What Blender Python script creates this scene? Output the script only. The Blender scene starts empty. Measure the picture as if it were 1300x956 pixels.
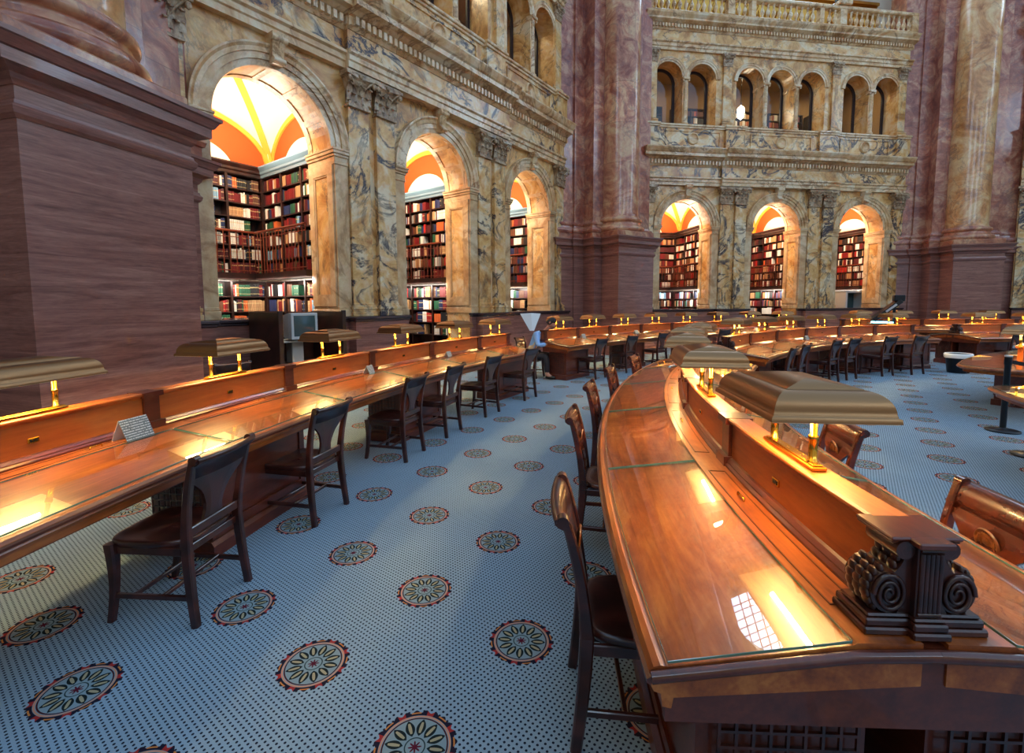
import bpy, math, random
from mathutils import Vector, Matrix
from math import sin, cos, pi, radians as rad, sqrt, atan2, degrees
random.seed(7)
SC = bpy.context.scene
COL = SC.collection
# ------------------------------------------------------------------ helpers
class MB:
    """collects shapes and links them as one mesh object"""
    def __init__(s): s.v = []; s.f = []; s.sm = []; s.mi = []; s.cur = 0; s.col = []; s.cc = None
    def add(s, vs, fs, smooth=False):
        b = len(s.v); s.v += [tuple(v) for v in vs]
        for f in fs: s.f.append(tuple(b+i for i in f)); s.sm.append(smooth); s.mi.append(s.cur); s.col.append(s.cc)
        return s
    def box(s, x0, x1, y0, y1, z0, z1, M=None):
        vs = [Vector((x, y, z)) for z in (z0, z1) for y in (y0, y1) for x in (x0, x1)]
        if M: vs = [M @ v for v in vs]
        return s.add(vs, [(0,2,3,1),(4,5,7,6),(0,1,5,4),(2,6,7,3),(0,4,6,2),(1,3,7,5)])
    def bbox(s, x0, x1, y0, y1, z0, z1, b=.006, M=None):
        """box with chamfered edges"""
        vs = []; idx = {}
        for ix, x in enumerate((x0, x1)):
            for iy, y in enumerate((y0, y1)):
                for iz, z in enumerate((z0, z1)):
                    sx, sy, sz = (1-2*ix)*b, (1-2*iy)*b, (1-2*iz)*b
                    for a, p in enumerate(((x, y+sy, z+sz), (x+sx, y, z+sz), (x+sx, y+sy, z))):
                        idx[ix, iy, iz, a] = len(vs); vs.append(Vector(p))
        I = lambda *k: idx[k]; F = []
        for i in (0, 1):
            F += [(I(i,0,0,0), I(i,1,0,0), I(i,1,1,0), I(i,0,1,0)), (I(0,i,0,1), I(1,i,0,1), I(1,i,1,1), I(0,i,1,1)), (I(0,0,i,2), I(1,0,i,2), I(1,1,i,2), I(0,1,i,2))]
        for i in (0, 1):
            for j in (0, 1):
                F += [(I(i,j,0,0), I(i,j,1,0), I(i,j,1,1), I(i,j,0,1)), (I(i,0,j,0), I(i,1,j,0), I(i,1,j,2), I(i,0,j,2)), (I(0,i,j,1), I(1,i,j,1), I(1,i,j,2), I(0,i,j,2))]
                for k in (0, 1): F.append((I(i,j,k,0), I(i,j,k,1), I(i,j,k,2)))
        c = Vector(((x0+x1)/2, (y0+y1)/2, (z0+z1)/2)); G = []
        for f in F:
            p = [vs[i] for i in f]; n = (p[1]-p[0]).cross(p[2]-p[0])
            G.append(f if n.dot(sum(p, Vector())/len(p)-c) > 0 else f[::-1])
        if M: vs = [M @ v for v in vs]
        return s.add(vs, G)
    def loft(s, rings, closed=True, cap=True, smooth=False):
        n = len(rings[0]); vs = [p for r in rings for p in r]; F = []
        for i in range(len(rings)-1):
            for j in range(n if closed else n-1):
                k = (j+1) % n
                F.append((i*n+j, i*n+k, (i+1)*n+k, (i+1)*n+j))
        s.add(vs, F, smooth)
        if cap and closed:
            s.add(rings[0], [tuple(range(n))[::-1]]); s.add(rings[-1], [tuple(range(n))])
        return s
    def prism(s, poly, axis, a, b, M=None, smooth=False):
        """2D polygon extruded along x, y or z"""
        def mk(p, t):
            v = {'x': (t, p[0], p[1]), 'y': (p[0], t, p[1]), 'z': (p[0], p[1], t)}[axis]
            v = Vector(v); return M @ v if M else v
        ar = sum(poly[i][0]*poly[(i+1) % len(poly)][1]-poly[(i+1) % len(poly)][0]*poly[i][1] for i in range(len(poly)))
        pl = list(poly) if (ar > 0) == (axis != 'y') else list(poly)[::-1]
        return s.loft([[mk(p, a) for p in pl], [mk(p, b) for p in pl]], smooth=smooth)
    def lathe(s, prof, n=20, M=None, smooth=True, a0=0, a1=2*pi):
        full = abs(a1-a0-2*pi) < 1e-6; m = n if full else n+1; rings = []
        for r, z in prof:
            rg = []
            for i in range(m):
                t = a0+(a1-a0)*i/n; v = Vector((r*cos(t), r*sin(t), z)); rg.append(M @ v if M else v)
            rings.append(rg)
        return s.loft(rings, closed=full, cap=full, smooth=smooth)
    def tube(s, pts, r, n=8, smooth=True, cap=True):
        pts = [Vector(p) for p in pts]; R = r if isinstance(r, (list, tuple)) else [r]*len(pts); rings = []; up = None
        for i, p in enumerate(pts):
            t = (pts[min(i+1, len(pts)-1)]-pts[max(i-1, 0)]).normalized()
            if up is None: up = t.orthogonal().normalized()
            up = (up-t*up.dot(t)).normalized(); b = t.cross(up)
            rings.append([p+up*R[i]*cos(2*pi*k/n)+b*R[i]*sin(2*pi*k/n) for k in range(n)])
        return s.loft(rings, smooth=smooth, cap=cap)
    def bar(s, pts, w, d, side=Vector((1, 0, 0))):
        """rectangular section (w along side, d across) swept along pts"""
        pts = [Vector(p) for p in pts]; rings = []
        W = w if isinstance(w, (list, tuple)) else [w]*len(pts); D = d if isinstance(d, (list, tuple)) else [d]*len(pts)
        for i, p in enumerate(pts):
            t = (pts[min(i+1, len(pts)-1)]-pts[max(i-1, 0)]).normalized()
            a = (side-t*side.dot(t)).normalized(); b = t.cross(a); w_, d_ = W[i]/2, D[i]/2; c = min(w_, d_)*.35
            q = [(w_-c, -d_), (w_, -d_+c), (w_, d_-c), (w_-c, d_), (-w_+c, d_), (-w_, d_-c), (-w_, -d_+c), (-w_+c, -d_)]
            rings.append([p+a*x+b*y for x, y in q])
        return s.loft(rings, smooth=False)
    def ball(s, c, rx, ry=None, rz=None, n=10, m=6, M=None):
        ry = ry or rx; rz = rz or rx; rings = []
        for j in range(1, m):
            t = pi*j/m; rg = []
            for i in range(n):
                a = 2*pi*i/n; v = Vector((c[0]+rx*sin(t)*cos(a), c[1]+ry*sin(t)*sin(a), c[2]-rz*cos(t))); rg.append(M @ v if M else v)
            rings.append(rg)
        return s.loft(rings, smooth=True)
    def arc(s, prof, a0, a1, step=.8, cap=True, smooth=True):
        """closed (R, z) profile swept about the room's centre from angle a0 to a1 (degrees)"""
        n = max(1, int(math.ceil(abs(a1-a0)/step)))
        ar = sum(prof[i][0]*prof[(i+1) % len(prof)][1]-prof[(i+1) % len(prof)][0]*prof[i][1] for i in range(len(prof)))
        pr = prof if ar < 0 else prof[::-1]
        m = len(pr)
        for e in range(m):   # each face strip on its own so that profile corners stay crisp
            p, q = pr[e], pr[(e+1) % m]; vs = []; F = []
            for i in range(n+1):
                t = a0+(a1-a0)*i/n; vs += [P(p[0], t, p[1]), P(q[0], t, q[1])]
            for i in range(n): F.append((2*i, 2*i+2, 2*i+3, 2*i+1))
            s.add(vs, F, smooth)
        if cap:
            s.add([P(r, a0, z) for r, z in pr], [tuple(range(m))])
            s.add([P(r, a1, z) for r, z in pr], [tuple(range(m))[::-1]])
        return s
    def mesh(s, name, mats):
        me = bpy.data.meshes.new(name); me.from_pydata(s.v, [], s.f)
        for m in (mats if isinstance(mats, (list, tuple)) else [mats]): me.materials.append(m)
        me.polygons.foreach_set('use_smooth', s.sm); me.polygons.foreach_set('material_index', s.mi)
        if any(c is not None for c in s.col):
            ca = me.color_attributes.new('tint', 'FLOAT_COLOR', 'CORNER'); d = []
            for f, c in zip(s.f, s.col): d += list((c or (1, 1, 1, 1)))*len(f)
            ca.data.foreach_set('color', d)
        me.update(); return me
    def build(s, name, mats, parent=None, world=False):
        return link(name, s.mesh(name, mats), parent, world)
def link(name, me, parent=None, world=False):
    o = bpy.data.objects.new(name, me); COL.objects.link(o)
    if parent:
        o.parent = parent
        if world: o.matrix_parent_inverse = PM(parent).inverted()
    return o
def PM(o):
    m = Matrix.LocRotScale(o.location, o.rotation_euler, o.scale)
    return (PM(o.parent) @ o.matrix_parent_inverse @ m) if o.parent else m
def tag(o, label=None, cat=None, group=None, kind=None):
    if label: o['label'] = label
    if cat: o['category'] = cat
    if group: o['group'] = group
    if kind: o['kind'] = kind
    return o
def empty(name, loc=(0, 0, 0), rz=0, parent=None):
    o = bpy.data.objects.new(name, None); COL.objects.link(o); o.location = loc; o.rotation_euler = (0, 0, rz)
    o.empty_display_size = .1
    if parent: o.parent = parent
    return o
KIDS = {}
def copy_tree(o, parent=None):
    c = o.copy(); COL.objects.link(c)
    if parent: c.parent = parent
    for ch in kids(o): copy_tree(ch, c)
    return c
def kids(o): return [c for c in COL.objects if c.parent == o]
def proto_copy(root, tree, loc, rz):
    """copy a thing and, one by one, its parts (tree = [(part, [sub-parts])])"""
    r = root.copy(); COL.objects.link(r); r.location = loc; r.rotation_euler = (0, 0, rz)
    for k, subs in tree:
        c = k.copy(); COL.objects.link(c); c.parent = r
        for q in subs:
            d = q.copy(); COL.objects.link(d); d.parent = c
    return r
def tree_of(root): return [(k, kids(k)) for k in kids(root)]
# ------------------------------------------------------------------ the room's measure (metres; the camera stands at x = y = 0)
CX, CY = 13.1, .6          # centre of the desk rings
def P(R, deg, z=0.): t = rad(deg); return Vector((CX-R*cos(t), CY+R*sin(t), z))
def face_out(deg): return rad(90-deg)      # local +y points away from the centre
def frame(a):
    a = rad(a); return Vector((sin(a), cos(a), 0)), Vector((-cos(a), sin(a), 0))
D1 = 8.08
U1, N1 = frame(36.63); U2, N2 = frame(81.63); U3, N3 = frame(126.63)
OC = U1*(.989*D1)+N1*(D1-2.285*D1)     # centre of the octagon
APO = 2.285*D1
# ------------------------------------------------------------------ materials
def mat(name, col, rough=.5, metal=0., coat=0., spec=.5):
    m = bpy.data.materials.new(name); m.use_nodes = True; b = m.node_tree.nodes['Principled BSDF']
    b.inputs['Base Color'].default_value = (*col, 1); b.inputs['Roughness'].default_value = rough
    b.inputs['Metallic'].default_value = metal; b.inputs['Coat Weight'].default_value = coat; b.inputs['Coat Roughness'].default_value = .06
    b.inputs['Specular IOR Level'].default_value = spec
    return m
def srgb(r, g, b): return tuple(((c/255)/12.92 if c <= 10 else ((c/255+.055)/1.055)**2.4) for c in (r, g, b))
class NT:
    def __init__(s, m): s.t = m.node_tree; s.b = s.t.nodes['Principled BSDF']
    def n(s, ty, **k):
        nd = s.t.nodes.new(ty)
        for a, v in k.items():
            if a.startswith('i_'):
                key = a[2:]; key = int(key) if key.isdigit() else key.replace('_', ' ')
                if isinstance(v, bpy.types.NodeSocket): s.t.links.new(v, nd.inputs[key])
                else: nd.inputs[key].default_value = v
            else: setattr(nd, a, v)
        return nd
    def l(s, a, b): s.t.links.new(a, b)
    def m(s, op, a, b=None, c=None, clamp=False):
        nd = s.t.nodes.new('ShaderNodeMath'); nd.operation = op; nd.use_clamp = clamp
        for i, v in enumerate((a, b, c)):
            if v is None: continue
            if isinstance(v, (int, float)): nd.inputs[i].default_value = v
            else: s.l(v, nd.inputs[i])
        return nd.outputs[0]
    def ramp(s, fac, stops, interp='LINEAR'):
        nd = s.t.nodes.new('ShaderNodeValToRGB'); cr = nd.color_ramp; cr.interpolation = interp
        while len(cr.elements) < len(stops): cr.elements.new(.5)
        for e, (p, c) in zip(cr.elements, stops): e.position = p; e.color = (*c, 1) if len(c) == 3 else c
        s.l(fac, nd.inputs[0]); return nd.outputs[0]
    def mix(s, f, a, b, blend='MIX'):
        nd = s.t.nodes.new('ShaderNodeMix'); nd.data_type = 'RGBA'; nd.blend_type = blend
        for i, v in ((0, f), (6, a), (7, b)):
            if isinstance(v, (int, float)): nd.inputs[i].default_value = v
            elif isinstance(v, tuple): nd.inputs[i].default_value = (*v, 1)
            else: s.l(v, nd.inputs[i])
        return nd.outputs[2]
    def coord(s, kind='Object', scale=(1, 1, 1), rot=(0, 0, 0)):
        tc = s.t.nodes.new('ShaderNodeTexCoord'); mp = s.t.nodes.new('ShaderNodeMapping')
        mp.inputs['Scale'].default_value = scale; mp.inputs['Rotation'].default_value = rot
        s.l(tc.outputs[kind], mp.inputs[0]); return mp.outputs[0]
    def noise(s, vec, scale, detail=5, rough=.55, dist=0.):
        nd = s.n('ShaderNodeTexNoise', i_Vector=vec, i_Scale=scale, i_Detail=detail, i_Roughness=rough, i_Distortion=dist); return nd.outputs['Fac']
    def bump(s, h, strength=.2, dist=.01):
        nd = s.n('ShaderNodeBump', i_Height=h, i_Strength=strength, i_Distance=dist); s.l(nd.outputs[0], s.b.inputs['Normal'])
def wood(name, dark, mid, light, rough=.28, coat=.6, scale=1., kind='Object', stretch=(1, 1, 1)):
    m = mat(name, mid, rough, 0, coat); t = NT(m)
    v = t.coord(kind, tuple(scale*x for x in stretch))
    a = t.noise(v, 2.2, 6, .6, 1.6); w = t.n('ShaderNodeTexWave', wave_type='BANDS', bands_direction='DIAGONAL', i_Vector=v, i_Scale=1.3, i_Distortion=9., i_Detail=4., i_Detail_Scale=1.4).outputs['Fac']
    f = t.n('ShaderNodeTexNoise', i_Vector=t.coord(kind, tuple(scale*x for x in (40*stretch[0], 6*stretch[1], 40*stretch[2]))), i_Scale=1., i_Detail=3.).outputs['Fac']
    x = t.m('ADD', t.m('MULTIPLY', a, .5), t.m('ADD', t.m('MULTIPLY', w, .3), t.m('MULTIPLY', f, .25)))
    t.l(t.ramp(x, [(.28, dark), (.5, mid), (.72, light)]), t.b.inputs['Base Color'])
    return m
def marble(name, c0, c1, c2, vein, scale=1., rough=.25, vein_w=.035, joints=None, vein_amt=1., coat=.15):
    m = mat(name, c1, rough, 0, coat); t = NT(m); v = t.coord('Object', (scale,)*3)
    va = t.n('ShaderNodeVectorMath', operation='ADD'); t.l(v, va.inputs[0]); cb = t.n('ShaderNodeCombineXYZ', i_2=t.m('MULTIPLY', t.n('ShaderNodeObjectInfo').outputs['Random'], 40.)); t.l(cb.outputs[0], va.inputs[1]); v = va.outputs[0]
    a = t.noise(v, 1.3, 6, .66, 1.4); base = t.ramp(a, [(.36, c0), (.49, c1), (.62, c2)])
    w = t.n('ShaderNodeTexNoise', i_Vector=v, i_Scale=1.0, i_Detail=8., i_Roughness=.62, i_Distortion=1.1).outputs['Fac']
    d = t.m('ABSOLUTE', t.m('SUBTRACT', w, .5)); line = t.m('SUBTRACT', 1., t.m('DIVIDE', d, vein_w), clamp=True)
    msk = t.ramp(t.noise(v, .6, 3, .6), [(.38, (.15, .15, .15)), (.56, (1, 1, 1))])
    f = t.m('MULTIPLY', t.m('MULTIPLY', line, msk), vein_amt, clamp=True)
    col = t.mix(f, base, vein)
    g = t.noise(v, 9., 4, .6); col = t.mix(.35, col, t.ramp(g, [(.3, (.25, .25, .25)), (.7, (.75, .75, .75))]), 'OVERLAY')
    if joints:
        br = t.n('ShaderNodeTexBrick', i_Vector=t.coord('Object', (1, 1, 1), (rad(90), 0, 0)), i_Scale=1., i_Mortar_Size=.006, i_Brick_Width=joints[0], i_Row_Height=joints[1])
        br.inputs['Color1'].default_value = (1, 1, 1, 1); br.inputs['Color2'].default_value = (.72, .72, .76, 1); br.inputs['Mortar'].default_value = (.35, .3, .3, 1)
        col = t.mix(.8, col, br.outputs[0], 'MULTIPLY')
    t.l(col, t.b.inputs['Base Color']); return m
M = {}
def wood_ring(name, dark, mid, light, rough, coat):
    """veneer whose figure follows the curve of the ring desks"""
    m = mat(name, mid, rough, 0, coat); t = NT(m); sp = t.n('ShaderNodeSeparateXYZ', i_0=t.coord('Object')); x = t.m('SUBTRACT', sp.outputs[0], CX); y = t.m('SUBTRACT', sp.outputs[1], CY)
    R = t.m('SQRT', t.m('ADD', t.m('MULTIPLY', x, x), t.m('MULTIPLY', y, y))); A = t.m('MULTIPLY', t.m('ARCTAN2', y, t.m('MULTIPLY', x, -1.)), 14.)
    def vec(a, b, c): return t.n('ShaderNodeCombineXYZ', i_0=t.m('MULTIPLY', R, a), i_1=t.m('MULTIPLY', A, b), i_2=t.m('MULTIPLY', sp.outputs[2], c)).outputs[0]
    a = t.noise(vec(4.2, 1.1, 4.2), 1., 5, .6, 1.5); f = t.noise(vec(70., 3., 70.), 1., 3, .6); b = t.noise(vec(12., 2.2, 12.), 1., 4, .6, .8)
    v = t.m('ADD', t.m('MULTIPLY', a, .5), t.m('ADD', t.m('MULTIPLY', b, .3), t.m('MULTIPLY', f, .2)))
    t.l(t.ramp(v, [(.34, dark), (.5, mid), (.66, light)]), t.b.inputs['Base Color']); return m
M['desk'] = wood_ring('mahogany veneer', srgb(92, 38, 15), srgb(152, 78, 29), srgb(196, 120, 54), .28, .15)
M['desktrim'] = wood_ring('mahogany moulding', srgb(58, 22, 13), srgb(86, 36, 20), srgb(110, 50, 27), .28, .4)
M['panel'] = wood_ring('mahogany divider panel', srgb(128, 58, 18), srgb(168, 86, 26), srgb(192, 108, 40), .4, .2)
M['chair'] = wood('dark stained chair wood', srgb(36, 13, 10), srgb(52, 20, 15), srgb(70, 29, 20), .3, .45, 2.)
M['chairred'] = wood('red brown chair wood', srgb(52, 19, 11), srgb(72, 28, 15), srgb(90, 38, 20), .26, .45, 1.2)
M['carved'] = wood('dark carved wood', srgb(34, 14, 10), srgb(52, 22, 15), srgb(72, 32, 21), .3, .4, 3.)
M['casewood'] = wood('dark bookcase wood', srgb(28, 12, 9), srgb(42, 18, 12), srgb(56, 26, 18), .4, .2, 1.)
M['yellow'] = marble('golden siena marble', srgb(180, 120, 58), srgb(224, 174, 106), srgb(228, 202, 160), srgb(84, 68, 66), .8, .3, .018, vein_amt=.85)
M['veined'] = marble('heavily veined siena marble', srgb(186, 124, 62), srgb(222, 174, 108), srgb(228, 206, 168), srgb(50, 42, 54), .9, .3, .04, vein_amt=1.2)
M['cream'] = marble('cream marble trim', srgb(192, 142, 88), srgb(220, 182, 132), srgb(230, 208, 172), srgb(140, 94, 52), .9, .3, .035, vein_amt=.9)
M['capital'] = marble('brown mottled capital marble', srgb(128, 92, 60), srgb(172, 138, 100), srgb(200, 176, 142), srgb(84, 62, 46), 2.5, .4, .05, vein_amt=.8)  # browner marble with darker mottling scattered at random
M['jamb'] = marble('amber marble jamb', srgb(196, 150, 100), srgb(214, 178, 130), srgb(222, 196, 156), srgb(150, 98, 50), .6, .3, .05, vein_amt=.7)
M['redm'] = marble('mottled red marble', srgb(136, 66, 48), srgb(178, 106, 80), srgb(208, 154, 118), srgb(126, 88, 88), 1.2, .28, .035, vein_amt=.6, joints=(1.5, 1.25), coat=.3)
M['shaftA'] = marble('rose marble column', srgb(152, 80, 56), srgb(200, 132, 96), srgb(222, 176, 128), srgb(132, 88, 80), 1.1, .28, .03, vein_amt=.6, joints=(3., 1.25), coat=.2)
M['shaftB'] = marble('golden marble column', srgb(164, 102, 54), srgb(204, 146, 90), srgb(216, 178, 128), srgb(120, 84, 74), .8, .28, .02, vein_amt=.6, coat=.2)
# chocolate marble with level streaks
M['choc'] = mat('streaked chocolate marble', (.1, .05, .04), .28, 0, .25)
t = NT(M['choc']); v = t.coord('Object', (.6, .6, 9.), (rad(3), rad(4), 0)); a = t.noise(v, 1.5, 8, .66, .9); b = t.noise(t.coord('Object', (5, 5, 46)), 2., 5, .65)
x = t.m('ADD', t.m('MULTIPLY', a, .7), t.m('MULTIPLY', b, .3))
t.l(t.ramp(x, [(.32, srgb(92, 56, 48)), (.46, srgb(128, 84, 74)), (.56, srgb(148, 102, 90)), (.7, srgb(176, 130, 114))]), t.b.inputs['Base Color'])
M['bronze'] = mat('bronze lamp shade', srgb(146, 110, 76), .34, 1.)
M['lining'] = mat('cream enamel lining', srgb(250, 232, 190), .5)
M['brass'] = mat('polished brass', srgb(232, 172, 62), .18, 1.)
M['white'] = mat('white paper', srgb(236, 234, 228), .6)
M['black'] = mat('black metal', srgb(24, 26, 30), .35, .3)
M['iron'] = mat('black plastic', srgb(18, 18, 20), .4)
M['beige'] = mat('beige plastic', srgb(196, 194, 188), .45)
M['screen'] = mat('grey green screen', srgb(62, 84, 84), .15, 0, .3)
M['gold'] = mat('gilding', srgb(216, 164, 80), .35, 1.)
M['plaster'] = mat('cream plaster', srgb(250, 238, 212), .8)
M['yband'] = mat('ochre yellow rib paint', srgb(236, 178, 62), .7)
M['orange'] = mat('orange lunette paint', srgb(214, 84, 26), .8)
M['daylitcase'] = mat('cornice with daylight in its colour', srgb(112, 138, 152), .4)  # bluish daylight falling on the side cornices, put into their colour
M['rail'] = mat('red brown iron railing', srgb(118, 50, 28), .35, .2, .2)
M['darkcap'] = mat('dark marble sill', srgb(58, 44, 48), .25, 0, .3)
M['window'] = mat('dark window frame', srgb(34, 24, 30), .4)
M['statue'] = mat('dark bronze statue', srgb(40, 40, 36), .4, .8)
M['card'] = mat('printed tent card', srgb(150, 160, 160), .5)
t = NT(M['card']); v = t.coord('Generated'); sp = t.n('ShaderNodeSeparateXYZ', i_0=v)
ln = t.m('GREATER_THAN', t.m('FRACT', t.m('MULTIPLY', sp.outputs['Z'], 9.)), .62)
nz = t.m('GREATER_THAN', t.noise(t.coord('Generated', (26, 1, 9)), 1., 2), .44)
t.l(t.mix(t.m('MULTIPLY', ln, nz), srgb(92, 104, 104), srgb(186, 196, 196)), t.b.inputs['Base Color'])
def emit(name, col, s):
    m = bpy.data.materials.new(name); m.use_nodes = True; b = m.node_tree.nodes['Principled BSDF']
    b.inputs['Base Color'].default_value = (*col, 1); b.inputs['Emission Color'].default_value = (*col, 1); b.inputs['Emission Strength'].default_value = s
    return m
M['tube'] = emit('warm lamp tube', (1., .68, .30), 190.)
M['tan'] = mat('tan plaster', srgb(150, 118, 76), .8)
M['lantern'] = emit('lit lantern glass', (1., .85, .6), 14.)
M['bluelight'] = emit('blue scanner light', (.25, .75, 1.), 4.)
M['lunette'] = emit('daylit leaded window', (.62, .78, 1.), 8.)
# window panes with dark leading
t = NT(M['lunette']); v = t.coord('Object'); br = t.n('ShaderNodeTexBrick', offset=0., i_Vector=t.coord('Object', (1, 1, 1), (rad(90), 0, 0)), i_Scale=1., i_Mortar_Size=.03, i_Brick_Width=.42, i_Row_Height=.42)
br.inputs['Color1'].default_value = (.42, .66, 1, 1); br.inputs['Color2'].default_value = (.6, .8, 1, 1); br.inputs['Mortar'].default_value = (.03, .035, .04, 1)
t.l(br.outputs[0], t.b.inputs['Emission Color']); t.l(br.outputs[0], t.b.inputs['Base Color'])
def clear_glass(name, tint, refl=1.):
    m = bpy.data.materials.new(name); m.use_nodes = True; nt = m.node_tree; nt.nodes.clear()
    o = nt.nodes.new('ShaderNodeOutputMaterial'); mx = nt.nodes.new('ShaderNodeMixShader'); tr = nt.nodes.new('ShaderNodeBsdfTransparent'); gl = nt.nodes.new('ShaderNodeBsdfGlossy'); fr = nt.nodes.new('ShaderNodeMath'); lw = nt.nodes.new('ShaderNodeLayerWeight'); pw = nt.nodes.new('ShaderNodeMath')
    tr.inputs[0].default_value = (*tint, 1); gl.inputs['Roughness'].default_value = .012; lw.inputs[0].default_value = .5; pw.operation = 'POWER'; pw.inputs[1].default_value = 4.; nt.links.new(lw.outputs['Facing'], pw.inputs[0]); fr.operation = 'MULTIPLY_ADD'; fr.inputs[1].default_value = .92; fr.inputs[2].default_value = .08; nt.links.new(pw.outputs[0], fr.inputs[0])
    nt.links.new(fr.outputs[0], mx.inputs[0]); nt.links.new(tr.outputs[0], mx.inputs[1]); nt.links.new(gl.outputs[0], mx.inputs[2]); nt.links.new(mx.outputs[0], o.inputs[0]); return m
M['glass'] = clear_glass('clear plate glass', (.95, .98, .96))
M['glassedge'] = mat('green plate glass edge', srgb(84, 120, 104), .1, 0, .5)
# books take their colour from the object (single ones) or from the face (the mass of far ones)
def bookmat(name, far):
    m = mat(name, (.3, .1, .08), .5); t = NT(m)
    c = t.n('ShaderNodeVertexColor', layer_name='tint').outputs[0] if far else t.n('ShaderNodeObjectInfo').outputs['Color']
    if not far:
        sp = t.n('ShaderNodeSeparateXYZ', i_0=t.coord('Generated')); z = sp.outputs['Z']
        b1 = t.m('LESS_THAN', t.m('ABSOLUTE', t.m('SUBTRACT', z, .72)), .05); b2 = t.m('LESS_THAN', t.m('ABSOLUTE', t.m('SUBTRACT', z, .2)), .025)
        c = t.mix(t.m('MULTIPLY', t.m('ADD', b1, b2, clamp=True), .6), c, srgb(214, 186, 128))
    t.l(c, t.b.inputs['Base Color']); return m
M['book'] = bookmat('cloth book binding', False); M['bookfar'] = bookmat('mixed book bindings', True)
# carpet: grey blue with navy dots and round medallions, laid along the left wall
def carpet():
    m = mat('dotted medallion carpet', (.3, .4, .5), .95, 0, 0, .1); t = NT(m)
    S = .707315; mp = t.n('ShaderNodeMapping'); tc = t.n('ShaderNodeTexCoord'); t.l(tc.outputs['Object'], mp.inputs[0])
    mp.vector_type = 'TEXTURE'; mp.inputs['Location'].default_value = (-.52675, 2.65532, 0); mp.inputs['Rotation'].default_value = (0, 0, rad(-36.627))
    sp = t.n('ShaderNodeSeparateXYZ', i_0=mp.outputs[0]); X, Y = sp.outputs[0], sp.outputs[1]
    def cell(a, s, off=.5): return t.m('MULTIPLY', t.m('SUBTRACT', t.m('FRACT', t.m('ADD', t.m('DIVIDE', a, s), off)), .5), s)
    d = S/32
    dx, dy = cell(X, d), cell(Y, d); r = t.m('SQRT', t.m('ADD', t.m('MULTIPLY', dx, dx), t.m('MULTIPLY', dy, dy)))
    dot = t.m('LESS_THAN', r, .0054)
    fib = t.noise(t.coord('Object', (1, 1, 1)), 260., 2, .6); blotch = t.noise(t.coord('Object', (1, 1, 1)), 1.2, 4, .6)
    base = t.mix(fib, srgb(102, 126, 144), srgb(154, 178, 192)); base = t.mix(.25, base, t.ramp(blotch, [(.3, (.36, .36, .36)), (.7, (.64, .64, .64))]), 'OVERLAY')
    col = t.mix(dot, base, srgb(30, 36, 50))
    mx, my = cell(X, S), cell(Y, S); R = t.m('SQRT', t.m('ADD', t.m('MULTIPLY', mx, mx), t.m('MULTIPLY', my, my))); A = t.m('ARCTAN2', my, mx)
    def band(lo, hi): return t.m('MULTIPLY', t.m('GREATER_THAN', R, lo), t.m('LESS_THAN', R, hi))
    inside = t.m('LESS_THAN', R, .14); col = t.mix(inside, col, srgb(122, 144, 152))
    k = t.m('COSINE', t.m('MULTIPLY', A, 12.)); k24 = t.m('COSINE', t.m('MULTIPLY', A, 24.)); k6 = t.m('COSINE', t.m('MULTIPLY', A, 8.))
    # scalloped outer border
    edge = t.m('ADD', .158, t.m('MULTIPLY', k24, .006)); bd = t.m('MULTIPLY', t.m('GREATER_THAN', R, .139), t.m('LESS_THAN', R, edge))
    seg = t.m('GREATER_THAN', k6, -.72); col = t.mix(t.m('MULTIPLY', bd, seg), col, srgb(30, 26, 42))
    col = t.mix(t.m('MULTIPLY', t.m('MULTIPLY', bd, t.m('LESS_THAN', k6, -.72)), 1.), col, srgb(150, 46, 44))
    col = t.mix(t.m('MULTIPLY', band(.148, .154), t.m('GREATER_THAN', k6, .5)), col, srgb(190, 120, 60))
    col = t.mix(band(.131, .1375), col, srgb(190, 132, 104)); col = t.mix(band(.122, .128), col, srgb(64, 22, 30))
    # twelve petals
    rr = t.m('DIVIDE', t.m('SUBTRACT', R, .047), .074)                    # 0..1 along a petal
    bulge = t.m('MULTIPLY', t.m('SUBTRACT', 1., t.m('POWER', t.m('ABSOLUTE', t.m('SUBTRACT', t.m('MULTIPLY', rr, 2.), 1.)), 2.)), .022)
    ph = t.m('SUBTRACT', t.m('FRACT', t.m('ADD', t.m('DIVIDE', A, pi/6), .5)), .5); side = t.m('ABSOLUTE', t.m('MULTIPLY', t.m('MULTIPLY', ph, pi/6), R))
    pet = t.m('MULTIPLY', t.m('LESS_THAN', side, t.m('MULTIPLY', bulge, .84)), band(.047, .121)); core = t.m('MULTIPLY', t.m('LESS_THAN', side, t.m('MULTIPLY', bulge, .30)), band(.060, .108))
    col = t.mix(pet, col, srgb(24, 34, 36)); col = t.mix(core, col, srgb(156, 148, 118))
    col = t.mix(band(.036, .041), col, srgb(40, 60, 62)); col = t.mix(t.m('LESS_THAN', R, t.m('ADD', .018, t.m('MULTIPLY', k6, .008))), col, srgb(86, 24, 40))
    t.l(col, t.b.inputs['Base Color']); t.bump(fib, .25, .004); return m
M['carpet'] = carpet()
ROLL = -.232
EXPO = 0.56
# ------------------------------------------------------------------ floor
f = MB()
f.add([(-16, -8, 0), (36, -8, 0), (36, 40, 0), (-16, 40, 0)], [(0, 1, 2, 3)])
fl = f.build('floor', M['carpet']); tag(fl, 'pale blue grey carpet with navy dots and round medallions', 'carpet', kind='structure')
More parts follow.
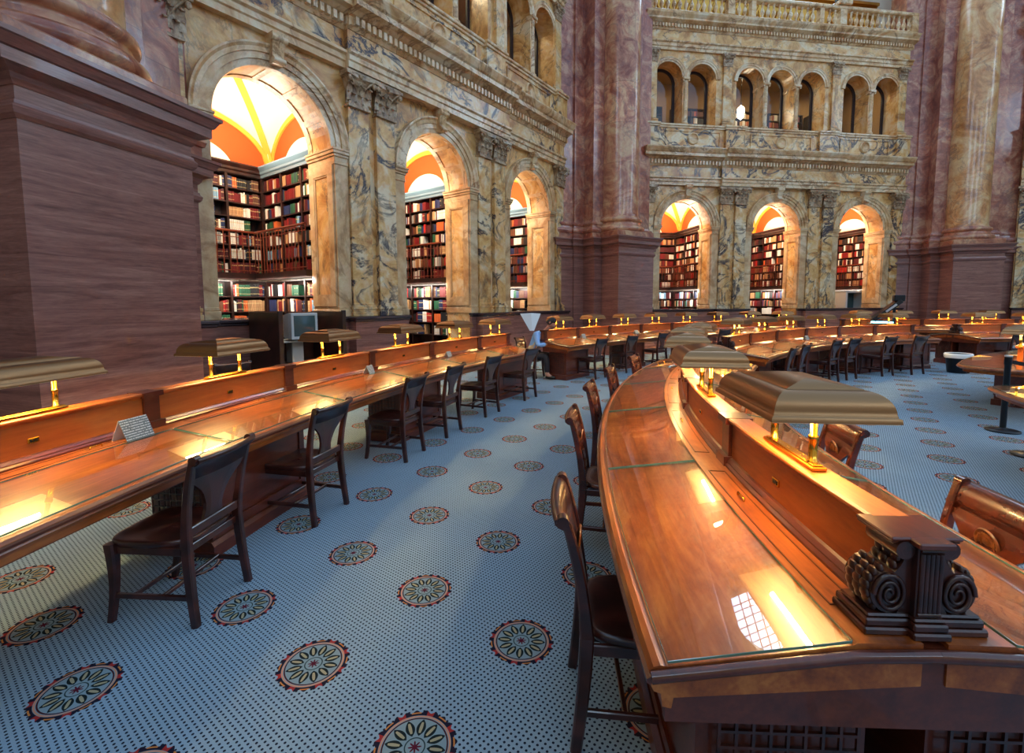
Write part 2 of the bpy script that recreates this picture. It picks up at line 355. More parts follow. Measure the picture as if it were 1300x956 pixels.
# ------------------------------------------------------------------ screen walls with three arches below and seven above
BAYS = (-3.8, 0., 3.8); HW = 1.06; HALF = 5.65
UP = (-4.62, -3.27, -1.32, 0., 1.32, 3.27, 4.62); UHW = .565
def arch_wall(mb, x0, x1, z0, z1, y0, y1, ops, n=24):
    """wall slab with round-headed openings (centre, half width, sill, spring)"""
    ops = sorted(ops); x = x0
    for xc, hw, zb, zs in ops:
        mb.box(x, xc-hw, y0, y1, z0, z1)
        if zb > z0+1e-4: mb.box(xc-hw, xc+hw, y0, y1, z0, zb)
        pts = [(xc-hw*cos(pi*i/n), zs+hw*sin(pi*i/n)) for i in range(n+1)]
        for (a, za), (b, zb_) in zip(pts, pts[1:]):
            vs = [(a, y0, za), (b, y0, zb_), (b, y0, z1), (a, y0, z1), (a, y1, za), (b, y1, zb_), (b, y1, z1), (a, y1, z1)]
            mb.add(vs, [(0, 1, 2, 3), (5, 4, 7, 6)]); mb.add(vs, [(4, 5, 1, 0)], True)
        mb.add([(xc-hw, y0, z1), (xc+hw, y0, z1), (xc+hw, y1, z1), (xc-hw, y1, z1)], [(0, 1, 2, 3)])
        x = xc+hw
    mb.box(x, x1, y0, y1, z0, z1); return mb
def ring_prof(mb, xc, zs, prof, n=28):
    """closed (radius, y) profile swept over a half circle"""
    rings = [[Vector((xc-r*cos(pi*i/n), y, zs+r*sin(pi*i/n))) for r, y in prof] for i in range(n+1)]
    m = len(prof)
    for e in range(m):
        vs = []; F = []
        for i in range(n+1): vs += [rings[i][e], rings[i][(e+1) % m]]
        for i in range(n): F.append((2*i, 2*i+1, 2*i+3, 2*i+2))
        mb.add(vs, F, True)
    mb.add(rings[0], [tuple(range(m))]); mb.add(rings[-1], [tuple(range(m))[::-1]]); return mb
def entab(mb, prof, x0, x1, dy=0.):
    """(y, z) profile run along x; y is negative towards the room"""
    return mb.prism([(y+dy, z) for y, z in prof], 'x', x0, x1)
ARCHI = [(.2, 6.12), (-.12, 6.12), (-.12, 6.23), (-.15, 6.25), (-.15, 6.34), (-.2, 6.37), (-.2, 6.42), (-.1, 6.44), (-.1, 6.80), (.2, 6.80)]
CORN = [(.2, 6.80), (-.12, 6.80), (-.16, 6.86), (-.16, 7.02), (-.22, 7.04), (-.30, 7.10), (-.42, 7.12), (-.42, 7.22), (-.46, 7.25), (-.52, 7.34), (-.54, 7.38), (-.54, 7.41), (.2, 7.45)]
SHIFT2 = 4.86
ARCHI2 = [(.2, 10.98), (-.08, 10.98), (-.08, 11.08), (-.11, 11.1), (-.11, 11.2), (-.16, 11.24), (-.16, 11.28), (-.06, 11.30), (-.06, 11.66), (.2, 11.66)]
CORN2 = [(.2, 11.66), (-.08, 11.66), (-.12, 11.72), (-.12, 11.86), (-.18, 11.88), (-.3, 11.94), (-.3, 12.0), (-.38, 12.1), (-.4, 12.16), (.2, 12.2)]
def capital_mesh():
    """leafy corner-volute pilaster capital, 0.6 high, bottom centre at the origin, back at y = 0"""
    mb = MB(); w = .22
    mb.loft([[Vector((sx*a, -d if k in (0, 1) else .02, z)) for k, sx in enumerate((-1, 1, 1, -1))] for z, a, d in ((0, w, .10), (.3, w+.0, .11), (.46, w+.05, .16), (.5, w+.08, .19))])
    mb.box(-w-.03, w+.03, -.14, .02, -.045, 0)
    def leaf(x, y, z, h, ww, out, dirx=0., n=5):
        r = []
        for i in range(n+1):
            t = i/n; o = out*(t**2.2); zz = z+h*(sin(t*pi*.56)/sin(pi*.56)) if t < .9 else z+h*.9
            wd = ww*(1-.75*t**2.5)*(1+.18*sin(t*17))
            r.append((Vector((x-wd+dirx*o, y-.012-o*(1-abs(dirx)*.4), zz)), Vector((x+dirx*o, y-.035-o*(1-abs(dirx)*.4), zz+.008)), Vector((x+wd+dirx*o, y-.012-o*(1-abs(dirx)*.4), zz))))
        vs = [p for q in r for p in q]; F = []
        for i in range(n):
            for j in (0, 1): F.append((3*i+j, 3*i+j+1, 3*i+j+4, 3*i+j+3))
        mb.add(vs, F, True)
        e = r[-1][1]; mb.ball((e.x, e.y+.006, e.z-.015), ww*.5, .022, .02, 6, 4)
    for x in (-.15, 0, .15): leaf(x, -.10, .0, .2, .075, .06)
    for x in (-.21, -.075, .075, .21): leaf(x, -.105, .06, .31, .07, .085)
    for s in (-1, 1):
        leaf(s*.2, -.06, .02, .22, .06, .06, s*.6)
        # stalk and volute at each corner
        mb.tube([(s*.05, -.13, .2), (s*.12, -.15, .34), (s*.2, -.19, .44), (s*.25, -.22, .475), (s*.29, -.24, .455), (s*.30, -.245, .41), (s*.275, -.235, .385), (s*.25, -.225, .4), (s*.262, -.23, .425)], [.012, .018, .022, .024, .026, .026, .024, .02, .014], 6)
        mb.ball((s*.272, -.232, .42), .045, .035, .045, 8, 5)
        mb.tube([(s*.04, -.13, .2), (s*.07, -.155, .36), (s*.03, -.17, .43), (s*.01, -.165, .39)], [.01, .015, .014, .01], 5)
    mb.ball((0, -.19, .535), .045, .03, .04, 8, 5)
    # abacus, hollow fronted
    mb.loft([[Vector(p) for p in ((-w-.12, -.25, z), (-w*.6, -.2, z), (0, -.18, z), (w*.6, -.2, z), (w+.12, -.25, z), (w+.1, .02, z), (-w-.1, .02, z))] for z in (.5, .56)])
    mb.box(-w-.1, w+.1, -.2, .02, .56, .6)
    return mb
def pilaster_mesh(w, z0, z1, dep=.1, base=.26):
    mb = MB(); a = w/2
    for (zz0, zz1, e) in ((0, .09, .06), (.09, .13, .045), (.13, .19, .055), (.19, .22, .03), (.22, base, .015)): mb.bbox(-a-e, a+e, -dep-e, .02, z0+zz0*base/.26, z0+zz1*base/.26, .008)
    mb.box(-a, a, -dep, .02, z0+base, z1); return mb
def screen_meshes():
    S = {}
    m = MB(); arch_wall(m, -HALF, HALF, 0., 7.3, 0, .8, [(b, HW, 0. if b == 0 else 1.43, 4.62) for b in BAYS]); S['wall'] = m.mesh('arched wall', M['yellow'])
    # chocolate marble dado with dark sill
    m = MB()
    for a, b in ((-HALF, -HW), (HW, HALF)): m.box(a, b, -.06, .02, 0, 1.36); m.box(a, b, -.08, -.06, 0, .22)
    for c in (-1.9, 1.9): m.box(c-.66, c+.66, -.3, -.05, 0, 1.36); m.bbox(c-.69, c+.69, -.33, -.06, 0, .22, .02)
    for s in (-1, 1): m.box(min(s*5.0, s*HALF), max(s*5.0, s*HALF), -.3, -.05, 0, 1.36)
    for s in (-1, 1): m.box(s*3.8-HW+.02, s*3.8+HW-.02, .0, .85, 1.2, 1.36)
    S['dado'] = m.mesh('dado', M['choc'])
    m = MB()
    def sill(x0, x1, y0, y1=.02): m.bbox(x0, x1, y0, y1, 1.36, 1.41, .012); m.bbox(x0-.02, x1+.02, y0-.03, y1, 1.405, 1.46, .012)
    for a, b in ((-HALF, -HW+.0), (HW, HALF)): sill(a, b, -.09)
    for c in (-1.9, 1.9): sill(c-.68, c+.68, -.33)
    for s in (-1, 1): sill(min(s*4.98, s*HALF), max(s*4.98, s*HALF), -.33)
    for s in (-1, 1): m.bbox(s*3.8-HW+.01, s*3.8+HW-.01, -.05, .95, 1.40, 1.462, .01)
    S['sill'] = m.mesh('sill', M['darkcap'])
    S['pil'] = pilaster_mesh(.46, 1.46, 5.5).mesh('pilaster', M['veined'])
    S['cap'] = capital_mesh().mesh('pilaster capital', M['capital'])
    m = MB()
    ring_prof(m, 0, 4.62, [(1.0, .0), (1.0, -.04), (1.10, -.04), (1.10, -.065), (1.2, -.065), (1.205, -.09), (1.27, -.1), (1.31, -.13), (1.34, -.13), (1.34, .0)])
    S['archivolt'] = m.mesh('arch moulding', M['cream'])
    m = MB()  # scroll keystone
    m.loft([[Vector((sx*a, y, z)) for sx, y in ((-1, -d), (-.3, -d-.015), (.3, -d-.015), (1, -d), (1, .02), (-1, .02))] for z, a, d in ((5.66, .085, .17), (5.72, .09, .2), (5.8, .095, .17), (5.95, .105, .2), (6.06, .12, .26), (6.12, .13, .27))])
    m.tube([(-.1, -.2, 5.71), (.1, -.2, 5.71)], .045, 10); m.tube([(-.13, -.22, 6.05), (.13, -.22, 6.05)], .06, 10)
    S['key'] = m.mesh('keystone', M['cream'])
    m = MB()  # jamb pier: impost block and panelled reveal (x = 0 at the opening's edge, wall to +x)
    for z0, z1, e in ((4.33, 4.38, .02), (4.38, 4.47, .01), (4.47, 4.52, .035), (4.52, 4.58, .06), (4.58, 4.62, .075)): m.bbox(-e, .28, -.05-e, .85, z0, z1, .006)
    m.box(-.0, .28, -.05, .02, 1.46, 4.33)
    m.bbox(-.03, .3, -.09, .82, 1.46, 1.6, .01); m.bbox(-.015, .29, -.07, .81, 1.6, 1.66, .01)
    for y0, y1, z0, z1 in ((0, .16, 1.66, 4.33), (.64, .8, 1.66, 4.33), (.16, .64, 1.66, 1.86), (.16, .64, 4.16, 4.33)): m.box(-.035, .01, y0, y1, z0, z1)
    for y0, y1, z0, z1 in ((.16, .19, 1.86, 4.16), (.61, .64, 1.86, 4.16), (.16, .64, 1.86, 1.89), (.16, .64, 4.13, 4.16)): m.box(-.022, .01, y0, y1, z0, z1)
    S['jamb'] = m.mesh('panelled jamb', M['jamb'])
    m = MB()  # soffit ribs of the arch
    for y0, y1 in ((0, .14), (.66, .8)): ring_prof(m, 0, 4.62, [(1.04, y0), (1.04, y1), (1.075, y1), (1.075, y0)])
    for k in range(1, 6):
        a = pi*k/6
        Mx = Matrix.Translation((0, 0, 4.62)) @ Matrix.Rotation(-a+pi/2, 4, 'Y')
        m.box(-.05, .05, .1, .7, 1.04, 1.075, Mx)
    S['soffit'] = m.mesh('arch soffit ribs', M['cream'])
    def ent_mesh(prof, mat_, segs):
        mm = MB()
        for a, b, dy in segs: entab(mm, prof, a, b, dy)
        return mm.mesh('entablature', mat_)
    segs = ((-HALF, -2.5, 0), (-2.5, 2.5, -.12), (2.5, HALF, 0))
    S['archi'] = ent_mesh(ARCHI, M['cream'], segs)
    S['corn'] = ent_mesh(CORN, M['cream'], segs)
    m = MB()
    for a, b, dy in segs:
        m.box(a+.0, b, -.105+dy, .1, 6.45, 6.79)
    S['frieze'] = m.mesh('frieze', M['veined'])
    m = MB(); x = -HALF+.05
    while x < HALF-.1:
        dy = -.12 if -2.5 < x < 2.44 else 0.; m.box(x, x+.075, -.24+dy, -.15+dy, 6.87, 7.01); x += .128
    S['dent'] = m.mesh('dentils', M['cream'])
    # parapet under the upper arcade
    m = MB(); m.box(-HALF, HALF, -.1, .7, 7.4, 8.2)
    for c, w in ((-1.98, .78), (1.98, .78), (-5.35, .6), (5.35, .6)): m.box(c-w/2, c+w/2, -.2, -.05, 7.42, 8.2)
    for c, w in ((-3.65, 2.2), (0, 2.6), (3.65, 2.2)):
        for a, b, z0, z1 in ((c-w/2, c+w/2, 7.56, 7.6), (c-w/2, c+w/2, 8.08, 8.12), (c-w/2, c-w/2+.04, 7.6, 8.08), (c+w/2-.04, c+w/2, 7.6, 8.08)): m.box(a, b, -.13, -.09, z0, z1)
    S['parapet'] = m.mesh('parapet', M['veined'])
    m = MB()
    for a, b, y in ((-HALF, HALF, -.14), (-2.4, -1.56, -.24), (1.56, 2.4, -.24), (-HALF, -5.02, -.24), (5.02, HALF, -.24)):
        m.bbox(a, b, y, .75, 8.2, 8.27, .01); m.bbox(a-.02, b+.02, y-.04, .75, 8.265, 8.34, .015); m.box(a-.01, b+.01, y-.03, .0, 7.42, 7.5)
    S['parcap'] = m.mesh('parapet cap', M['cream'])
    m = MB(); Mx = Matrix.Rotation(rad(90), 4, 'X')
    m.lathe([(.0, .02), (.13, .03), (.17, .05), (.17, .07), (.2, .075), (.215, .06), (.23, .03), (.23, -.02)], 24, Matrix.Translation((0, -.09, 7.84)) @ Mx)
    S['roundel'] = m.mesh('roundel', M['cream'])
    # upper arcade
    m = MB(); arch_wall(m, -HALF, HALF, 8.3, 11.0, 0, .62, [(c, UHW, 8.3, 10.06) for c in UP], 18); S['upper'] = m.mesh('upper arcade wall', M['yellow'])
    m = MB(); ring_prof(m, 0, 10.06, [(.53, .0), (.53, -.03), (.6, -.03), (.6, -.05), (.655, -.06), (.67, -.075), (.69, -.075), (.69, 0)], 20); S['uparch'] = m.mesh('upper arch moulding', M['cream'])
    m = MB(); m.lathe([(.12, 8.34), (.12, 8.38), (.13, 8.4), (.13, 8.43), (.1, 8.46), (.088, 8.5), (.078, 9.85), (.09, 9.87), (.08, 9.9), (.1, 9.95)], 16); m.bbox(-.13, .13, -.13, .13, 9.97, 10.06, .012)
    for s in (-1, 1): m.tube([(s*.105, -.1, 9.95), (s*.105, .1, 9.95)], .035, 8)
    S['ucol'] = m.mesh('arcade column', M['cream'])
    S['upil'] = pilaster_mesh(.33, 8.34, 10.6, .09, .2).mesh('upper pilaster', M['yellow'])
    for k, p, mt in (('archi2', ARCHI2, 'cream'), ('corn2', CORN2, 'cream')): S[k] = ent_mesh(p, M[mt], ((-HALF, HALF, 0),))
    m = MB(); m.box(-HALF, HALF, -.065, .1, 11.3, 11.65); S['frieze2'] = m.mesh('upper frieze', M['yellow'])
    m = MB(); x = -HALF+.05
    while x < HALF-.1: m.box(x, x+.07, -.19, -.11, 11.73, 11.85); x += .12
    S['dent2'] = m.mesh('upper dentils', M['cream'])
    m = MB(); m.bbox(-HALF, HALF, -.24, -.02, 12.2, 12.3, .01); m.bbox(-HALF, HALF, -.26, .0, 12.86, 13.0, .03)
    for c in (-HALF+.14, -2.33, 2.33, HALF-.14): m.bbox(c-.14, c+.14, -.25, 0, 12.3, 12.88, .01)
    for c in (-1.42, 1.42): m.bbox(c-.09, c+.09, -.23, -.02, 12.3, 12.88, .01)
    S['bal'] = m.mesh('balustrade rails', M['cream'])
    m = MB(); m.lathe([(.055, 0), (.055, .04), (.035, .06), (.03, .09), (.06, .15), (.078, .21), (.07, .27), (.035, .36), (.028, .42), (.045, .45), (.03, .48), (.05, .53), (.055, .57)], 10); S['baluster'] = m.mesh('baluster', M['cream'])
    # round-headed dark window frames behind the upper arcade, with clear panes
    m = MB(); ring_prof(m, 0, 10.06, [(.47, .0), (.47, .06), (.57, .06), (.57, 0)], 16)
    for s in (-1, 1): m.box(s*.52-.05, s*.52+.05, 0, .06, 8.34, 10.06)
    m.box(-.5, .5, 0, .06, 8.34, 8.42); S['uwin'] = m.mesh('arched window frame', M['window'])
    m = MB(); m.add([(-.48*cos(pi*i/12), .03, 10.06+.48*sin(pi*i/12)) for i in range(13)]+[(.48, .03, 8.4), (-.48, .03, 8.4)], [tuple(range(15))]); S['pane'] = m.mesh('window pane', M['glass'])
    # big leaded half-round window above the gallery
    m = MB(); Rw = 4.7; m.add([(-Rw*cos(pi*i/40), 2.6, 14.9+Rw*sin(pi*i/40)) for i in range(41)], [tuple(range(41))]); S['lun'] = m.mesh('leaded half round window', M['lunette'])
    m = MB(); ring_prof(m, 0, 14.9, [(4.65, 2.55), (4.65, 1.9), (4.9, 1.8), (5.2, 1.75), (5.25, 1.9), (5.3, 2.6)], 40)
    for k in (-2.3, -.0, 2.3): m.box(k-.09, k+.09, 2.45, 2.6, 14.9, 14.9+sqrt(Rw*Rw-k*k)-.02)
    m.box(-Rw, Rw, 2.3, 2.7, 14.72, 14.9); m.box(-6., 6., 2.2, 2.3, 13.0, 14.6)
    for k in range(24): xx = -5.75+.5*k; m.ball((xx, 2.18, 14.3), .17, .07, .17, 8, 5); m.tube([(xx-.2, 2.17, 13.3), (xx-.1, 2.12, 13.7), (xx, 2.1, 14.0), (xx+.1, 2.12, 13.7), (xx+.2, 2.17, 13.3)], [.03, .05, .07, .05, .03], 6)
    m.box(-6., 6., 2.08, 2.3, 14.55, 14.66); m.box(-6., 6., 2.1, 2.3, 13.0, 13.12); S['lunring'] = m.mesh('gilded window arch', M['gold'])
    m = MB(); arch_wall(m, -8.2, 8.2, 12.2, 21., 2.3, 2.9, [(0, 4.75, 14.8, 14.9)], 40); S['lunwall'] = m.mesh('clerestory wall', M['plaster'])
    m = MB(); m.box(-HALF-.6, HALF+.6, .1, 2.6, 12.0, 12.2); m.box(-HALF-.6, HALF+.6, .1, .3, 11., 12.2); S['gallery'] = m.mesh('gallery roof slab', M['cream'])
    return S
SM = screen_meshes()
def S_(name, key, parent, loc=(0, 0, 0)):
    o = link(name, SM[key], parent); o.location = loc; return o
# alcove vaults behind the arches
def vault_mesh():
    hx, hy, zs, rise = 1.84, 1.52, 4.92, 1.22; n = 24; m = MB()
    h = lambda u: sqrt(max(0, 1-u*u))
    Z = lambda i, j: zs+rise*max(h(-1+2*i/n), h(-1+2*j/n))+.75*(1-(-1+2*i/n)**2)*(1-(-1+2*j/n)**2)
    vs = [(-hx+2*hx*i/n, -hy+2*hy*j/n, Z(i, j)) for j in range(n+1) for i in range(n+1)]
    m.add(vs, [(j*(n+1)+i, (j+1)*(n+1)+i, (j+1)*(n+1)+i+1, j*(n+1)+i+1) for j in range(n) for i in range(n)], True)
    return m
def vault_bands():
    hx, hy, zs, rise = 1.84, 1.52, 4.92, 1.22; m = MB(); n = 28; h = lambda u: sqrt(max(0, 1-u*u))
    for s in (1, -1):   # diagonal ribs
        r = []
        for i in range(n+1):
            u = -1+2*i/n; p = Vector((hx*u, s*hy*u, zs+rise*h(u)+.75*(1-u*u)**2-.02)); w = Vector((-s*hy, hx, 0)).normalized()*.075; r.append([p-w, p+w, p+w+Vector((0, 0, .03)), p-w+Vector((0, 0, .03))])
        m.loft(r)
    for s in (1, -1):   # bands round the lunettes
        for ax in (0, 1):
            r = []
            for i in range(n+1):
                u = -1+2*i/n; H = hx if ax == 0 else hy; z = zs+rise*h(u)
                a = atan2(h(u)*rise, u*H); dn = Vector((cos(a), 0, sin(a)))*.11
                q = [(u*H, z), (u*H-dn.x, z-dn.z)]
                if ax == 0: r.append([Vector((q[0][0], s*(hy-.0), q[0][1])), Vector((q[1][0], s*(hy-.0), q[1][1])), Vector((q[1][0], s*(hy-.06), q[1][1])), Vector((q[0][0], s*(hy-.06), q[0][1]))])
                else: r.append([Vector((s*hx, q[0][0], q[0][1])), Vector((s*hx, q[1][0], q[1][1])), Vector((s*(hx-.06), q[1][0], q[1][1])), Vector((s*(hx-.06), q[0][0], q[0][1]))])
            m.loft(r)
    return m
def lunette_mesh(H, w_frac):
    """orange half-round wall piece at y = 0 with a white inner arch"""
    zs, rise = 4.92, 1.22; o = MB(); n = 24
    o.cur = 0; o.add([(-H*cos(pi*i/n), 0, zs+rise*sin(pi*i/n)) for i in range(n+1)]+[(H, 0, 4.5), (-H, 0, 4.5)], [tuple(range(n+3))])
    o.cur = 1; k = w_frac; o.loft([[Vector((-H*k*cos(pi*i/n), y, zs-.1+rise*k*sin(pi*i/n))) for i in range(n+1)]+[Vector((H*k, y, 4.6)), Vector((-H*k, y, 4.6))] for y in (.0, -.04)])
    return o
SM['vault'] = vault_mesh().mesh('groin vault', M['plaster']); SM['bands'] = vault_bands().mesh('painted vault bands', M['yband'])
SM['lunB'] = lunette_mesh(1.84, .5).mesh('orange lunette', [M['orange'], M['plaster']]); SM['lunS'] = lunette_mesh(1.52, .55).mesh('side orange lunette', [M['orange'], M['plaster']])
# bookcases: local x along the shelves, y to the back, front at y = 0
def case_meshes(w, z0, z1, n, bays, corn):
    m = MB(); d = .32
    m.box(0, w, d-.02, d, z0, z1); ps = [z0+(z1-z0)*k/n for k in range(n+1)]
    for z in ps: m.box(0, w, 0, d-.02, z-.014, z+.014)
    for k in range(bays+1): x = w*k/bays; m.box(max(0, x-.025), min(w, x+.025), -.01, d-.01, z0, z1)
    return m, ps
RAILM = {}
def railing_mesh(pts, z0=2.4, z1=3.32):
    m = MB(); P3 = [Vector((x, y, 0)) for x, y in pts]
    m.tube([p+Vector((0, 0, z1)) for p in P3], .028, 6, False); m.tube([p+Vector((0, 0, z1-.13)) for p in P3], .01, 5, False); m.tube([p+Vector((0, 0, z0+.06)) for p in P3], .014, 5, False)
    for a, b in zip(P3, P3[1:]):
        k = int((b-a).length/.13)
        for i in range(k+1):
            p = a.lerp(b, i/k); m.tube([p+Vector((0, 0, z0)), p+Vector((0, 0, z1))], .011, 5, False)
    return m
def local_M(root): return PM(root)
BOOKS = []      # every book that could be seen: (root matrix, wall no, bay no, case, shelf, x index, local matrix, size, colour)
COLS = [('dark red', srgb(112, 22, 24), 5), ('maroon', srgb(78, 24, 28), 4), ('bright red', srgb(168, 34, 30), 1), ('black', srgb(28, 26, 28), 3), ('navy blue', srgb(30, 44, 84), 3), ('green', srgb(34, 84, 58), 3), ('white', srgb(226, 220, 208), 5), ('tan', srgb(186, 140, 96), 4), ('brown', srgb(98, 58, 36), 3), ('orange', srgb(206, 98, 46), 1), ('pale blue', srgb(120, 160, 186), 1), ('grey', srgb(140, 138, 134), 1)]
CW = [c for c in COLS for _ in range(c[2])]
WARM = [c for c in CW if c[0] in ('dark red', 'maroon', 'bright red', 'brown', 'tan', 'black', 'white', 'orange')]
def fill(wno, bay, case, root, Mc, w, ps, nb, rng, pal, gap=.1):
    """rows of books on the shelves of one case; Mc puts the case into the wall's frame"""
    seg = w/nb
    for si, z in enumerate(ps[:-1]):
        hmax = ps[si+1]-z-.05; idx = 0
        for b in range(nb):
            x = b*seg+.035; run = None
            end = (b+1)*seg-.035-(rng.random() < .3)*rng.uniform(.05, .3)
            while x < end-.03:
                if run is None or run[0] <= 0:
                    run = [rng.choice((1, 1, 1, 2, 2, 3, 4, 7)), rng.choice(pal), rng.uniform(.026, .052), rng.uniform(.74, .95)*hmax]
                run[0] -= 1; one = run[3] > .8*hmax
                bw = run[2]*rng.uniform(.95, 1.05); h = min(hmax, run[3]*rng.uniform(.98, 1.02)); dp = .19
                idx += 1; c = run[1]; k = rng.uniform(.85, 1.15)
                BOOKS.append((wno, bay, case, si, idx, root, Mc @ Matrix.Translation((x+bw/2, .02+.01*rng.random(), z+.014)), (bw*.94, dp, h), c[0], tuple(min(1, v*k) for v in c[1])))
                x += bw
def alcove(root, wno, bay, xc, rng):
    back = 3.45; side = xc+1.38; nm = ('nearest', 'middle', 'far')[bay]
    def part(name, key, loc=(0, 0, 0), rz=0., kind='structure'):
        o = link(name, SM[key], root); o.location = loc; o.rotation_euler = (0, 0, rz); return o
    part('vault', 'vault', (xc, 2.34, 0)); part('vault_band', 'bands', (xc, 2.34, 0))
    part('lunette', 'lunB', (xc, 3.84, 0)); part('lunette', 'lunS', (xc+1.82, 2.34, 0), rad(-90)); part('lunette', 'lunS', (xc-1.82, 2.34, 0), rad(90))
    m = MB(); m.box(xc-1.95, xc+1.95, 3.86, 3.96, 0, 6.7); m.box(xc+1.86, xc+1.94, .8, 3.9, 0, 6.7)
    if bay == 0: m.box(xc-1.94, xc-1.86, .8, 3.9, 0, 6.7)
    m.box(xc-1.95, xc+1.95, .8, 3.9, 6.6, 6.7)
    m.build('alcove_wall', M['plaster'], root)
    tone = 'corn'
    hid = W_IDS[wno]
    # bookcases above and below the balcony
    for case, w, Mc in (('back', 3.1, Matrix.Translation((xc-1.72, back, 0))), ('side', 2.56 if bay < 2 or wno else .95, Matrix.Translation((side, .86+(2.56 if bay < 2 or wno else .95), 0)) @ Matrix.Rotation(rad(-90), 4, 'Z'))):
        for tier, z0, z1, n in (('upper', 2.42, 4.66, 7), ('lower', .1, 2.24, 6)):
            nb = 4 if case == 'back' else (3 if w > 2 else 1)
            mb, ps = case_meshes(w, z0, z1, n, nb, True)
            e = empty('bookcase'); e.matrix_world = PM(root) @ Mc
            R = PM(root) @ Mc; e.location = R.to_translation(); e.rotation_euler = R.to_euler()
            where = f"{hid} {nm} arch"
            tag(e, f"dark {tier} bookcase on the {'back wall' if case == 'back' else 'right side wall'} behind the {where}", 'bookcase', 'bookcases in the alcoves')
            mb.build('carcass', M['casewood'], e)
            if tier == 'upper':
                c = MB(); c.prism([(.34, 4.66), (-.03, 4.66), (-.03, 4.72), (-.06, 4.75), (-.06, 4.8), (-.12, 4.87), (-.12, 4.9), (.34, 4.9)], 'x', -.02, w+.02)
                c.build('cornice', M['daylitcase'] if (case == 'side' and wno == 0) else M['casewood'], e)
            fill(wno, bay, (case, tier), root, Mc, w, ps, nb, rng, WARM if wno == 1 and tier == 'upper' else CW)
    # balcony
    m = MB(); m.box(xc-1.8, side, back-.42, back, 2.27, 2.40); m.box(side-.42, side, .9, back-.4, 2.27, 2.40)
    e = m.build('balcony', M['casewood'], root)
    r = railing_mesh([(xc-1.8, back-.4), (side-.4, back-.4), (side-.4, .92)]); r.build('railing', M['rail'], e)
W_IDS = {0: 'left wall', 1: 'right wall'}
def screen(name, root, full=True, top=True):
    p = w = root; w['kind'] = 'structure'
    S_('dado', 'dado', p); S_('sill', 'sill', p)
    for x in (-5.39, -2.22, -1.58, 1.58, 2.22, 5.39): S_('pilaster', 'pil', p, (x, 0, 0)); c = S_('capital', 'cap', p, (x, -.02, 5.5))
    for b in BAYS:
        S_('arch_moulding', 'archivolt', p, (b, 0, 0)); S_('keystone', 'key', p, (b, 0, 0)); S_('arch_soffit', 'soffit', p, (b, 0, 0))
        S_('jamb', 'jamb', p, (b+HW, 0, 0)); j = S_('jamb', 'jamb', p, (b-HW, 0, 0)); j.scale = (-1, 1, 1)
    for k in ('archi', 'frieze', 'corn', 'dent', 'parapet', 'parcap', 'archi2', 'frieze2', 'corn2', 'dent2'):
        S_({'archi': 'architrave', 'frieze': 'frieze', 'corn': 'cornice', 'dent': 'dentil_course', 'parapet': 'parapet', 'parcap': 'parapet_cap', 'archi2': 'upper_architrave', 'frieze2': 'upper_frieze', 'corn2': 'upper_cornice', 'dent2': 'upper_dentil_course'}[k], k, p)
    S_('upper_arcade', 'upper', p)
    for x in (-3.65, 0, 3.65): S_('roundel', 'roundel', p, (x, 0, 0))
    for x in UP: S_('upper_arch_moulding', 'uparch', p, (x, 0, 0)); u = S_('arched_window', 'uwin', p, (x, .62, 0)); S_('window_pane', 'pane', u)
    for x in (-3.945, -.66, .66, 3.945):
        for y in (.02, .48): S_('column', 'ucol', p, (x, y, 0))
    for x in (-5.28, -2.3, 2.3, 5.28):
        S_('upper_pilaster', 'upil', p, (x, 0, 0)); c = S_('upper_capital', 'cap', p, (x, -.01, 10.55)); c.scale = (.72, .72, .72)
    b = S_('balustrade', 'bal', p)
    x = -HALF+.4
    while x < HALF-.3:
        if min(abs(abs(x)-2.33), abs(abs(x)-1.42)+.06) > .24: S_('baluster', 'baluster', b, (x, -.13, 12.3))
        x += .235
    S_('gallery_slab', 'gallery', p)
    return w
def plain_back(root): m = MB(); m.box(-HALF-.3, HALF+.3, 1.6, 1.8, 0, 12.1); m.build('back_wall', M['tan'], root)
# octagon sides
def side_root(name, U, N, a, along, D):
    r = empty(name, U*along+N*D, rad(90-a)); r['kind'] = 'group'; return r
ROOTS = []
for i, (a, s, D) in enumerate(((36.63, 7.99, D1), (81.63, 13.03, 17.0), (126.63, None, None))):
    U, N = frame(a)
    if s is None: c = OC+N*APO; s, D = c.dot(U), c.dot(N)
    o = link(('wall_left', 'wall_right', 'wall_far_right')[i], SM['wall']); o.location = U*s+N*D; o.rotation_euler = (0, 0, rad(90-a)); ROOTS.append((o, a))
nms = ('wall_left', 'wall_right', 'wall_far_right')
for (r, a), nm in zip(ROOTS, nms): w = screen(nm, r)
plain_back(ROOTS[2][0])
rng = random.Random(3)
for i in (0, 1):
    for b, xc in enumerate(BAYS): alcove(ROOTS[i][0], i, b, xc, rng)
